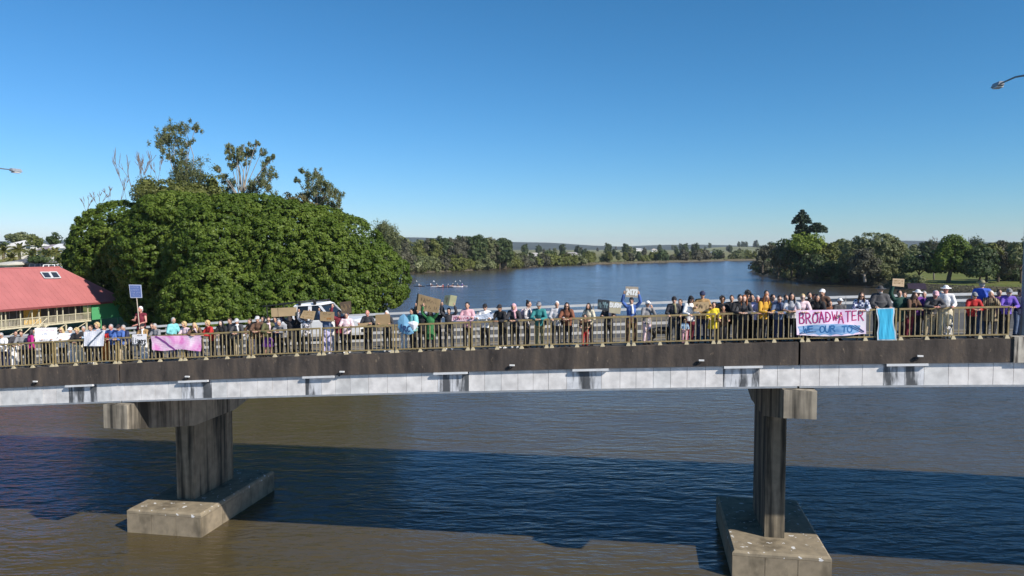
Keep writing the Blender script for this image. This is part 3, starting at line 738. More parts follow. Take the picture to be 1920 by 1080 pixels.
for i in range(74):
    px = 962 + i * 6.5 + g.uniform(-4, 4)
    Yt = np.interp(px, [960, 1040, 1150, 1300, 1400, 1450], [468, 536, 590, 692, 752, 775]) + g.uniform(5, 26)
    if g.random() < 0.34 and 1040 < px: continue
    big = g.random() < 0.35
    X = (px - 960) / F * Yt
    if big: nt_ += 1
    else: nb_ += 1
    if big: shared('riverside_tree', g.choice([1, 2, 3, 0]), (X, Yt, 1.3), g.uniform(0.38, 0.64) * (1.3 if 960 < px < 985 or 1245 < px < 1330 else 1), g.uniform(0, 6), 'small far-bank tree, %s from the left in the broken row' % ORD[nt_ - 1], 'tree', 'small trees along the far bank')
    else: shared('riverside_bush', g.randrange(4), (X, Yt, 1.2), g.uniform(1.0, 2.1), g.uniform(0, 6), 'low far-bank bush, %s from the left in the broken row' % ORD[nb_ - 1], 'bush', 'bushes along the far bank', BUSH)
for i in range(110):                              # hedges and paddock trees far out on the flood plain
    Yt = g.choice([g.uniform(850, 1400), g.uniform(1400, 2300), g.uniform(1800, 3200)])
    px = g.uniform(740, 1760); X = (px - 960) / F * Yt
    shared('paddock_tree', g.choice([0, 1, 3, 4]), (X, Yt, 1.0), g.uniform(0.5, 1.0) * (1 + Yt / 4000), g.uniform(0, 6), 'distant dark tree dotted on the flood plain below the hills', 'tree', 'distant trees on the flood plain')
for px, py, s in ((1385, 456, 1.7), (1392, 456, 1.8), (1399, 456, 1.7), (1418, 455, 2.2), (1330, 458, 1.5), (1275, 459, 1.5), (1283, 460, 1.3)):
    P = at(px, py, 2700); hz = 12.6 + (HOR - py - 1) / F * 2700
    shared('hilltop_tree', 4, (P.x, 2700, max(1, hz - 14 * s * 0.7)), s, g.uniform(0, 6), 'dark tree standing on the skyline of the low far rise', 'tree', 'trees on the skyline of the far rise')
reedline('bank_reeds', [(-50, 370), (-43, 387), (-30, 408), (-18, 428), (0, 471), (31, 543), (80, 595), (168, 694), (236, 754)], 1.6, 'reed', 2.2, 0.7, None, 61, 14)

# right bank, 210 to 330 m away
YR = 290
def bunya(px, top, bot, Y, tiers, wfun, label):
    b = at(px, bot, Y); root = empty('bunya_pine', (b.x, Y, 2.0), label, 'tree'); k = Y / F
    mb = MB(); mb.tube([(b.x, Y, 1.5), (b.x, Y, at(px, top + 3, Y).z)], [0.6, 0.12], 8); mb.build('trunk', BARKD, root)
    Q = []
    for i in range(tiers):
        t = i / (tiers - 1); py = top + (bot - top) * t; z = at(px, py, Y).z; rad = wfun(t) * k
        nb = max(6, int(10 + rad * 2.2)) 
        for j in range(nb):
            a = 2 * math.pi * (j + rnd.random()) / nb; r = rad * rnd.uniform(0.8, 1.05)
            m = 20
            u = rng.uniform(0.25, 1.0, m); dr = np.array([math.cos(a), math.sin(a)])
            C = np.stack([b.x + dr[0] * r * u, Y + dr[1] * r * u, z - 0.12 * r * u ** 2.5 * 2.0 + rng.normal(0, 0.12, m)], 1)
            Q.append(leaf_quads(C, np.tile([0, 0, 1.0], (m, 1)) + 0.4 * rng.normal(0, 1, (m, 3)), 0.75, 0.4, 0.7))
            tip = np.array([[b.x + dr[0] * r, Y + dr[1] * r, z - 0.24 * r]])
            Q.append(clump(tip[0], 0.55, 12, 0.75))
    me = quads_mesh('crown', np.concatenate(Q)); me.transform(Matrix.Translation((-b.x, -Y, -2.0))); link('crown', me, LM['bunya'], root)
def wA(t): return 1.5 + 15.5 * math.sin(min(1, t / 0.36) * math.pi / 2) if t < 0.38 else (3 if t < 0.44 else 8 + 9 * (t - 0.44) / 0.56)
bunya(1503, 395, 452, YR, 16, wA, 'tall dark bunya pine with a domed tip, tallest tree on the right bank')
bunya(1531, 419, 430, YR - 6, 5, lambda t: 5 + 15 * math.sin(min(1, t * 1.3) * math.pi / 2), 'dark umbrella-crowned bunya pine just right of the tallest one')
tree('leafy_tree', 'bright yellow-green sunlit tree beneath the two bunya pines', [E(1505, 453, 22, 13, YR - 14), E(1524, 454, 14, 11, YR - 14), E(1490, 461, 13, 10, YR - 14), E(1512, 463, 28, 13, YR - 15)], (at(1510, 500, YR).x, YR), 'bright', 2.2, 1.6, 40, 0.8, 41, zg=2)
tree('leafy_tree', 'dark spreading tree left of the bunya pines', [E(1483, 468, 18, 18, YR - 4), E(1470, 464, 10, 10, YR - 4), E(1490, 480, 20, 16, YR - 8)], (at(1485, 505, YR).x, YR), 'dark', 2.2, 1.6, 36, 0.8, 42, zg=2)
tree('casuarina', 'brown-grey wispy tree leaning over the point of the right bank', [E(1463, 482, 16, 17, YR + 6), E(1474, 492, 14, 15, YR), E(1452, 492, 9, 10, YR + 6)], (at(1466, 510, YR).x, YR + 4), 'brown', 2.0, 1.5, 36, 0.7, 43, zg=2)
tree('riverside_tree', 'small dark tree near the tip of the point', [E(1430, 478, 9, 13, 330), E(1440, 472, 10, 12, 330), E(1424, 488, 7, 9, 330)], (at(1431, 503, 330).x, 331), 'grey', 2.0, 1.5, 34, 0.8, 44, zg=2)
tree('riverside_tree', 'narrow dark conifer-shaped treetop above the tip of the point', [E(1450, 462, 5, 9, 335), E(1449, 474, 8, 12, 335)], (at(1449, 500, 335).x, 336), 'dark', 2.0, 1.4, 34, 0.8, 45, zg=2)
tree('riverside_tree', 'grey-green tree in the middle of the right bank beside the domed tree', [E(1560, 474, 26, 20, 275), E(1580, 466, 16, 14, 275), E(1545, 488, 22, 18, 272), E(1572, 492, 26, 16, 270)], (at(1562, 515, 272).x, 273), 'olive', 2.0, 1.5, 40, 0.8, 46, zg=2)
tree('riverside_tree', 'low dark tree overhanging the shaded water of the right bank', [E(1530, 500, 26, 18, 268), E(1505, 498, 18, 14, 275), E(1556, 508, 22, 14, 264), E(1590, 510, 22, 14, 260)], (at(1535, 520, 268).x, 270), 'dark', 2.0, 1.5, 40, 0.8, 47, zg=2)
tree('domed_tree', 'large dome-crowned green tree right of the bunya pines', [E(1640, 473, 48, 32, 252), E(1612, 484, 32, 28, 252), E(1672, 484, 26, 30, 252), E(1650, 500, 36, 20, 250), E(1600, 466, 22, 14, 254)], (at(1648, 520, 252).x, 254), 'gum', 1.9, 1.5, 46, 0.72, 48, zg=2)
tree('paperbark_tree', 'pale forked-trunk tree with drooping grey foliage at the water edge', [E(1618, 492, 20, 24, 240), E(1634, 500, 13, 18, 240), E(1603, 506, 11, 14, 240)], (at(1622, 525, 240).x, 240), 'grey', 1.9, 1.3, 34, 0.65, 49, bark=BARK, tr=0.5, zg=2)
tree('park_tree', 'low dark wide tree in the park right of the domed tree', [E(1722, 492, 26, 16, 232), E(1745, 498, 22, 16, 232), E(1706, 500, 14, 12, 232)], (at(1726, 522, 232).x, 233), 'dark', 1.8, 1.4, 42, 0.7, 50, zg=2)
tree('park_tree', 'big rounded mid-green park tree on a thick dark trunk', [E(1790, 475, 27, 28, 228), E(1772, 490, 24, 22, 228), E(1806, 494, 20, 22, 226), E(1786, 457, 16, 12, 228)], (at(1778, 528, 228).x, 228), 'fig', 1.7, 1.4, 48, 0.66, 51, zg=2, tr=0.7)
gum('bare_tree', 'thin half-bare tree between the domed tree and the rounded park tree', 250, (1752, 505), (1752, 478), [(1748, 462, 6), (1756, 458, 5), (1762, 466, 5)], kind='grey', size=0.6, dens=8, extra=twigs(1748, 470, 24, 71) + twigs(1757, 472, 24, 72))
for i, (px, py, rx, ry, kd, lb) in enumerate(((1838, 492, 26, 26, 'dark', 'dark rounded tree right of the big park tree'), (1872, 484, 26, 30, 'grey', 'tall grey-green tree near the right edge of the photo'), (1900, 498, 26, 30, 'dark', 'deep green tree behind the lamp post'), (1915, 470, 18, 20, 'gum', 'upright treetop at the far right edge'), (1850, 474, 22, 12, 'olive', 'flat-topped tree behind the dark rounded tree'), (1935, 490, 24, 34, 'gum', 'tree partly cut by the right edge'))):
    Yt = 224 + (i % 3) * 9
    tree('park_tree', lb, [E(px, py, rx, ry, Yt), E(px - 12, py + 10, rx * 0.7, ry * 0.7, Yt - 2), E(px + 10, py + 6, rx * 0.7, ry * 0.75, Yt), E(px + 2, py + 16, rx * 0.8, ry * 0.5, Yt - 3)], (at(px, 520, Yt).x, Yt), kd, 1.8, 1.4, 40, 0.7, 80 + i, zg=2)
gum('pine_tree', 'flat-topped pine on the skyline above the park trees', 420, (1828, 480), (1828, 464), [(1822, 456, 4), (1829, 454, 5), (1837, 456, 4)], kind='dark', size=1.2, dens=10)
MB().tube([at(1816.5, 480, 420), at(1816.5, 444, 420)], [0.35, 0.2], 6).build('radio_mast', GREY, None, tuple(at(1816.5, 480, 420)))
tag(bpy.data.objects['radio_mast'], 'thin grey mast on the skyline beside the flat-topped pine', 'mast')
for i in range(46):
    px = 1560 + i * 8.5 + g.uniform(-4, 4); Yt = g.uniform(330, 480); X = (px - 960) / F * Yt
    if i % 3 == 0: shared('park_tree', g.choice([0, 3, 4]), (X, Yt, 2.0), g.uniform(0.7, 1.05), g.uniform(0, 6), 'background tree filling the gaps beyond the right bank park', 'tree', 'background trees beyond the park')
    else: shared('park_bush', g.choice([1, 2, 3]), (X, Yt, 2.0), g.uniform(1.2, 2.2), g.uniform(0, 6), 'background bush beyond the right bank park', 'bush', 'background bushes beyond the park', BUSH)
for i in range(36):
    sx_, sy_ = SHORE_R[6 + i % 9]; sx2, sy2 = SHORE_R[7 + i % 9]; t = g.random()
    shared('bank_bush', g.choice([0, 0, 2, 3]), (sx_ + (sx2 - sx_) * t + 3, sy_ + (sy2 - sy_) * t + 1.5, 0.6), g.uniform(0.6, 1.25), g.uniform(0, 6), 'dark bush on the steep edge of the right bank', 'bush', 'bushes along the edge of the right bank', BUSH)
reedline('bank_reeds', [(138, 199), (127, 208), (121, 224), (121, 254), (114, 263), (112, 275), (112, 304), (114, 327)], 1.5, 'reed', 0.8, 0.45, None, 62, 22)
reedline('bank_reeds', [(330, 173), (200, 187), (139, 199)], 1.4, 'dark', 0.9, 0.5, None, 63, 20)
reedline('bank_reeds', [(-60, 68), (-32, 71), (-18, 77), (-16, 90), (-26, 115)], 1.3, 'reed', 0.8, 0.4, None, 64, 22)
MB().box((-0.25, -0.2, 0), (0.25, 0.2, 0.9)).box((-0.3, -0.25, 0.9), (0.3, 0.25, 1.0)).build('litter_bin', mat('white_paint', (0.8, 0.8, 0.8), 0.5, 0), None, None)
o = bpy.data.objects['litter_bin']; o.location = (at(1685, 517, 300).x, 300, 2.0); tag(o, 'small white bin on the sunlit grass of the right bank', 'bin')

# left town: palms
def palm(px, py, Y, fr, label, seed):
    c = at(px, py, Y); root = empty('palm_tree', (c.x, Y, 1.5), label, 'palm tree'); g = random.Random(seed)
    mb = MB(); mb.tube([(c.x, Y, 1.3), (c.x, Y, c.z)], [0.45, 0.32], 8); mb.build('trunk', BARKD, root)
    Q = []
    for i in range(34):
        a = g.uniform(0, 2 * math.pi); el = g.uniform(-0.5, 1.35); L = fr * g.uniform(0.85, 1.1)
        h = Vector((math.cos(a) * math.cos(el), math.sin(a) * math.cos(el), math.sin(el)))
        side = Vector((-math.sin(a), math.cos(a), 0))
        for j in range(12):
            u = (j + 0.5) / 12; p = c + h * L * u - Vector((0, 0, L * 0.42 * u * u))
            for sg in (-1, 1):
                t0 = (h - Vector((0, 0, 0.84 * u))).normalized(); w_ = L * 0.17 * (1 - u * 0.5)
                q = [p, p + t0 * 0.14, p + t0 * 0.2 + side * sg * w_ - Vector((0, 0, w_ * 0.5)), p + side * sg * w_ * 0.9 - Vector((0, 0, w_ * 0.55))]
                Q.append([list(v) for v in q])
    me = quads_mesh('crown', np.array(Q)); me.transform(Matrix.Translation((-c.x, -Y, -1.5))); link('crown', me, LM['palm'], root)
for i, (px, py, Y, fr, lb) in enumerate(((6, 470, 185, 2.8, 'palm at the far left edge behind the red roof'), (36, 468, 180, 3.1, 'tallest palm, feathery crown right above the red roof ridge'), (60, 477, 170, 2.7, 'palm in the middle of the row behind the red roof'),
        (88, 478, 165, 2.9, 'yellow-green palm towards the right of the row'), (104, 474, 180, 2.6, 'palm nearest the fig tree'), (22, 484, 165, 2.4, 'low palm tucked under the tallest one'))):
    palm(px, py, Y, fr, lb, 500 + i)
for i, (px, py, rx, ry, Y, kd, lb) in enumerate(((40, 446, 14, 8, 330, 'gum', 'rounded dark tree on the left skyline'), (98, 450, 12, 10, 260, 'dark', 'dark tree on the skyline left of the fig'), (66, 454, 12, 8, 280, 'olive', 'yellowish tree between the left skyline trees'), (5, 462, 8, 6, 300, 'dark', 'small dark treetop at the left edge'),
        (25, 445, 10, 5, 350, 'gum', 'flat treetop on the left skyline'), (58, 448, 12, 5, 350, 'gum', 'low treetop right of the flat one on the left skyline'), (70, 486, 22, 7, 150, 'dark', 'dark hedge-like bush behind the red roof ridge'), (118, 486, 14, 10, 140, 'olive', 'olive bush beside the fig above the red roof'))):
    tree('town_tree', lb, [E(px, py, rx, ry, Y), E(px + rx * 0.5, py + 2, rx * 0.6, ry * 0.8, Y)], (at(px, 480, Y).x, Y), kd, 1.9, 1.4, 36, 0.75 * Y / 280, 90 + i, tr=0.3)
# ------------------------------------------------------------------ houses and the red-roofed club
ROOFR = mat('red_metal_roof', (0.42, 0.14, 0.135), 0.6, 0.08, 0.6)
TIM = mat('cream_timber', (0.55, 0.50, 0.36), 0.8, 0.12, 4.0)
DWALL = mat('dark_screen', (0.055, 0.050, 0.052), 0.6, 0.15, 3.0)
def V(p, z): return Vector((p.x, p.y, z))
A = onz(0, 617, 3.0); Bq = onz(170, 600, 3.0)
wd = (Bq - A).normalized(); nd = Vector((wd.y, -wd.x, 0))       # along the veranda / towards the river
if nd.x < 0: nd = -nd
A = A - wd * 22
LW = (Bq - A).length
club = empty('clubhouse', V(A + wd * LW * 0.7, 1.2), 'red-roofed timber clubhouse on stilts with a cream veranda at the left edge', 'building')
def cb(name, m, u0, u1, n0, n1, z0, z1, parent=club):
    P = lambda u, n, z: V(A + wd * u + nd * n, z)
    mb = MB(); mb.hexa([P(u0, n0, z0), P(u1, n0, z0), P(u1, n1, z0), P(u0, n1, z0), P(u0, n0, z1), P(u1, n0, z1), P(u1, n1, z1), P(u0, n1, z1)])
    return mb.build(name, m, parent)
U = lambda px: ((px - 960) / F * A.y - A.x) / (wd.x - (px - 960) / F * wd.y)     # place along the wall line seen at column px
cb('wall', DWALL, 0, LW, -9.5, -1.35, 3.05, 5.05)
cb('floor', TIM, 0, LW, -9.5, 0.1, 2.85, 3.04)
eo = 0.55
P = lambda u, n, z: V(A + wd * u + nd * n, z)
ze, zr = 5.35, 10.0
def roof():
    u0, u1 = -1, LW + 5.3
    mb = MB()
    a, b, c, d = P(u0, eo, ze), P(u1, eo, ze), P(u1, -11.0, ze), P(u0, -11.0, ze)
    r0, r1 = P(u0, -5.2, zr), P(u1 - 5.6, -5.2, zr)
    dz = Vector((0, 0, 0.12))
    mb.add([a, b, c, d, r0, r1, a - dz, b - dz, c - dz, d - dz], [(0, 1, 5, 4), (1, 2, 5), (2, 3, 4, 5), (0, 4, 3), (6, 7, 1, 0), (7, 8, 2, 1), (8, 9, 3, 2), (9, 6, 0, 3), (9, 8, 7, 6)])
    o = mb.build('roof', ROOFR, club)
    mb = MB(); mb.tube([r0 + dz * 0.3, r1 + dz * 0.3], [0.09, 0.09], 8); mb.tube([r1, b], [0.06, 0.06], 6); mb.build('ridge_cap', ROOFR, o)
    sl = (r0 - a); sl = Vector((sl.x, sl.y, sl.z)) - wd * sl.dot(wd); sl.normalize(); nn = wd.cross(sl); nn = nn if nn.z > 0 else -nn
    for i in range(int((u1 - u0) / 0.76)):       # raised seams of the sheeting
        u = u0 + 0.3 + i * 0.76; f = 1.0 if u < u1 - 5.6 else max(0.05, (u1 - u) / 5.6)
        p0 = P(u, eo, ze); L = (P(u, -5.2, zr) - p0).length * f
        mb = MB(); q = [p0 - wd * 0.02, p0 + wd * 0.02, p0 + wd * 0.02 + sl * L, p0 - wd * 0.02 + sl * L]
        mb.hexa([v + nn * 0.003 for v in q] + [v + nn * 0.018 for v in q]); mb.build('roof_seam', ROOFR, o)
    def onroof(px, py):
        r = ray(px, py); p0 = P(0, eo, ze); k = nn.dot(p0 - Vector((0, 0, EYE))) / nn.dot(r); return Vector((0, 0, EYE)) + r * k
    for q in (((75, 512), (90, 512), (97, 523), (83, 523)), ((92, 511.5), (105, 511.5), (113, 522.5), (99, 523))):
        c4 = [onroof(*p) for p in q][::-1]
        mb = MB(); mb.hexa([v + nn * 0.04 for v in c4] + [v + nn * 0.14 for v in c4]); fr = mb.build('skylight', mat('skylight_glass', (0.03, 0.04, 0.06), 0.12, 0), club)
        mb = MB()
        for k in range(4):
            x, y = c4[k] + nn * 0.16, c4[(k + 1) % 4] + nn * 0.16; mb.tube([x, y], [0.07, 0.07], 6)
        mb.build('frame', mat('pale_frame', (0.6, 0.62, 0.64), 0.5, 0), fr)
roof()
cb('fascia_board', mat('dark_red_paint', (0.20, 0.05, 0.05), 0.6, 0.1), -1, LW + 5.2, eo + 0.003, eo + 0.06, ze - 0.28, ze - 0.02)
GAP = (U(34), U(46))
pm = MB().box((-0.05, -0.05, 0), (0.05, 0.05, 2.2)).data('post'); pm.materials.append(TIM)
off = WL[club.name]
for px in (7, 35, 57, 70, 88, 104, 115, 139, 162, 170):
    u = U(px); link('post', pm, None, club, P(u, 0, 3.04) - off, (0, 0, math.atan2(wd.y, wd.x)))
u = 0.6
while u < U(0): link('post', pm, None, club, P(u, 0, 3.04) - off, (0, 0, math.atan2(wd.y, wd.x))); u += 2.4
for u0, u1 in ((0, LW),):
    cb('top_rail', TIM, u0, u1, -0.03, 0.05, 3.97, 4.04); cb('bottom_rail', TIM, u0, u1, -0.025, 0.035, 3.12, 3.18)
bm_ = MB().box((-0.022, -0.012, 0), (0.022, 0.012, 0.78)).data('picket'); bm_.materials.append(TIM)
n = int(LW / 0.17)
for i in range(n):
    u = 0.1 + i * LW / n
    if u > U(0) - 1.0: link('picket', bm_, None, club, P(u, 0.0, 3.185) - off, (0, 0, math.atan2(wd.y, wd.x)))
YD = mat('yellow_timber_door', (0.55, 0.34, 0.06), 0.7, 0.15, 3.0)
for x0, x1 in ((55, 70.5), (71.5, 87)):
    d_ = cb('door', YD, U(x0), U(x1), -1.345, -1.28, 3.06, 5.0)
    MB().hexa([P(U(x0) + 0.15, -1.279, 3.3), P(U(x0) + 0.30, -1.279, 3.3), P(U(x1) - 0.1, -1.279, 4.8), P(U(x1) - 0.25, -1.279, 4.8), P(U(x0) + 0.15, -1.25, 3.3), P(U(x0) + 0.30, -1.25, 3.3), P(U(x1) - 0.1, -1.25, 4.8), P(U(x1) - 0.25, -1.25, 4.8)]).build('brace', TIM, d_)
for px in (0, 15, 28, 42, 100, 114, 127, 140, 151, 162):
    cb('mullion', mat('grey_mullion', (0.25, 0.23, 0.23), 0.7, 0), U(px) - 0.05, U(px) + 0.05, -1.345, -1.29, 3.06, 5.0)
for i in range(12):                              # stilts and braces
    u = 1 + i * (LW - 1.5) / 11
    cb('stilt', TIM, u - 0.08, u + 0.08, -0.25, -0.09, 1.0, 2.845)
for i in range(6, 11):
    u = 1 + i * (LW - 1.5) / 11
    MB().tube([P(u, -0.05, 1.4), P(u + (LW - 1.5) / 11, -0.05, 2.8)], [0.05, 0.05], 6).build('brace', TIM, club)
us0, us1 = U(72), U(36)                          # the stair to the ground, towards the camera
for sd_ in (0.15, 1.25):
    MB().tube([P(us0, sd_, 3.9), P(us1, sd_, 2.0)], [0.05, 0.05], 6).build('handrail', TIM, club)
    MB().tube([P(us0, sd_, 3.0), P(us1, sd_, 1.2)], [0.09, 0.09], 6).build('stringer', TIM, club)
for i in range(14):
    t = (i + 0.5) / 14; u = us0 + (us1 - us0) * t
    MB().tube([P(u, 1.25, 3.0 - 1.8 * t), P(u, 1.25, 3.9 - 1.9 * t)], [0.025, 0.025], 5).build('picket', TIM, club)
    if i % 2 == 0: cb('stair_tread', TIM, min(u, u + 0.3), max(u, u + 0.3), 0.17, 1.2, 3.0 - 1.8 * t - 0.05, 3.0 - 1.8 * t)
cb('green_wall', mat('green_shade_panel', (0.07, 0.32, 0.13), 0.7, 0.06), LW + 0.15, LW + 5.0, 0.0, 0.08, 3.0, 5.06)
for u in (LW + 1.5, LW + 4.2): cb('stilt', mat('green_post', (0.1, 0.35, 0.15), 0.7, 0), u, u + 0.12, -0.1, 0.02, 1.0, 2.995)

def house(px0, px1, yb, yt_e, yt_r, Y, wallc, roofc, label, wins=3, depth=9, hip=True):
    a = at(px0, yb, Y); b = at(px1, yb, Y); ze_ = at(px0, yt_e, Y).z; zr_ = at(px0, yt_r, Y).z; zb = max(0.8, min(a.z, ze_ - 2.4))
    root = empty('house', ((a.x + b.x) / 2, Y, zb), label, 'house')
    x0, x1 = a.x, b.x
    wm = mat('wall_%d' % int(px0), wallc, 0.8, 0.06, 0.5); rm = mat('roof_%d' % int(px0), roofc, 0.6, 0.08, 0.5)
    MB().box((x0, Y, zb - 1), (x1, Y + depth, ze_)).build('wall', wm, root)
    o_ = 0.5; h = min(depth / 2, (x1 - x0) / 2 - 0.4) if hip else 0
    P8 = [(x0 - o_, Y - o_, ze_), (x1 + o_, Y - o_, ze_), (x1 + o_, Y + depth + o_, ze_), (x0 - o_, Y + depth + o_, ze_), (x0 - o_ + h, Y + depth / 2, zr_), (x1 + o_ - h, Y + depth / 2, zr_)]
    mb = MB(); mb.add(P8 + [(x, y, z - 0.25) for x, y, z in P8[:4]], [(0, 1, 5, 4), (1, 2, 5), (2, 3, 4, 5), (3, 0, 4), (6, 7, 1, 0), (7, 8, 2, 1), (8, 9, 3, 2), (9, 6, 0, 3), (9, 8, 7, 6)])
    mb.build('roof', rm, root)
    for i in range(wins):
        cx = x0 + (x1 - x0) * (i + 0.5) / wins; zc = (max(zb, ze_ - 2.8) + ze_) / 2
        wdw = MB().box((cx - 0.8, Y - 0.06, zc - 0.6), (cx + 0.8, Y - 0.005, zc + 0.6)).build('window', mat('window_glass', (0.03, 0.04, 0.05), 0.15, 0), root)
        MB().box((cx - 0.95, Y - 0.09, zc - 0.75), (cx + 0.95, Y - 0.065, zc - 0.62)).build('sill', mat('white_paint', (0.8, 0.8, 0.8), 0.5, 0), wdw)
W_, G_ = (0.72, 0.71, 0.68), (0.30, 0.29, 0.28)
house(989, 1015, 484, 480, 474, 742, W_, (0.42, 0.40, 0.38), 'white house with a pale hipped roof on the far bank, left one of the pair', 3)
house(1056, 1092, 486, 479.5, 473, 720, (0.66, 0.58, 0.42), (0.36, 0.34, 0.33), 'cream house with a wide grey hipped roof on the far bank', 4, 13)
house(764, 786, 484, 479, 474, 520, W_, G_, 'small pale house glimpsed between fig and tall clump', 2)
house(1335, 1350, 477, 473.5, 470, 900, W_, (0.5, 0.5, 0.5), 'tiny pale farmhouse on the far plain near the point', 2)
house(1222, 1232, 471, 468.5, 466, 1400, W_, (0.5, 0.45, 0.4), 'tiny white farmhouse in the middle of the far plain', 2)
house(1183, 1206, 470, 467.5, 465.5, 1900, W_, (0.6, 0.6, 0.6), 'long pale farm shed far out on the plain', 3, 14)
house(1297, 1306, 466, 463, 461, 2500, W_, (0.6, 0.6, 0.6), 'pale house high on the low far rise', 2)
house(1735, 1752, 486, 481, 478, 330, W_, (0.7, 0.7, 0.7), 'white-roofed building peeping out behind the park trees', 2)
house(8, 58, 474, 460, 450, 300, (0.62, 0.60, 0.56), (0.70, 0.68, 0.64), 'long building with a pale roof at the left skyline', 5, 12)
house(-8, 22, 478, 468, 461, 260, (0.6, 0.56, 0.5), (0.50, 0.49, 0.42), 'building with an olive grey roof at the far left', 3)
house(70, 104, 478, 469, 458, 235, W_, (0.26, 0.22, 0.24), 'house with a dark grey-purple roof left of the fig', 3, 10)
house(98, 112, 476, 464, 457, 225, W_, (0.70, 0.70, 0.70), 'small white gabled house left of the fig', 1, 8, False)
house(108, 136, 482, 474, 462, 215, (0.7, 0.66, 0.55), (0.40, 0.42, 0.46), 'house with a slate grey roof half hidden by the fig', 3, 10)
house(18, 60, 500, 492, 484, 150, (0.2, 0.19, 0.18), (0.17, 0.16, 0.16), 'low dark-roofed shed behind the red roof ridge', 3, 8)
house(-10, 12, 502, 495, 491, 145, (0.6, 0.55, 0.45), (0.60, 0.57, 0.48), 'shed with a cream roof at the far left behind the red roof', 1, 8)

# ------------------------------------------------------------------ vehicles
def wheel(parent, x, y, r, M):
    mb = MB(); mb.tube([(0, -0.11, 0), (0, -0.1, 0), (0, 0.1, 0), (0, 0.11, 0)], [r * 0.9, r, r, r * 0.9], 18)
    t = link('wheel', mb.data('wheel'), mat('tyre_rubber', (0.02, 0.02, 0.02), 0.85, 0), parent, (x, y, r)); t['kind'] = 'thing'; del t['kind']
    mb = MB(); mb.tube([(0, -0.125, 0), (0, 0.125, 0)], [r * 0.55, r * 0.55], 12); link('rim', mb.data('rim'), GREY, t)
def prof_body(prof, w0, w1, zt):                  # side profile (x, z) lofted across the width, narrowing above the waist
    n = len(prof); v = []
    for sgn in (-1, 1):
        for x, z in prof:
            k = w0 if z < zt else w1
            v.append((x, sgn * k / 2, z))
    fs = [tuple(range(n - 1, -1, -1)), tuple(range(n, 2 * n))] + [(i, (i + 1) % n, (i + 1) % n + n, i + n) for i in range(n)]
    return MB().add(v, fs)
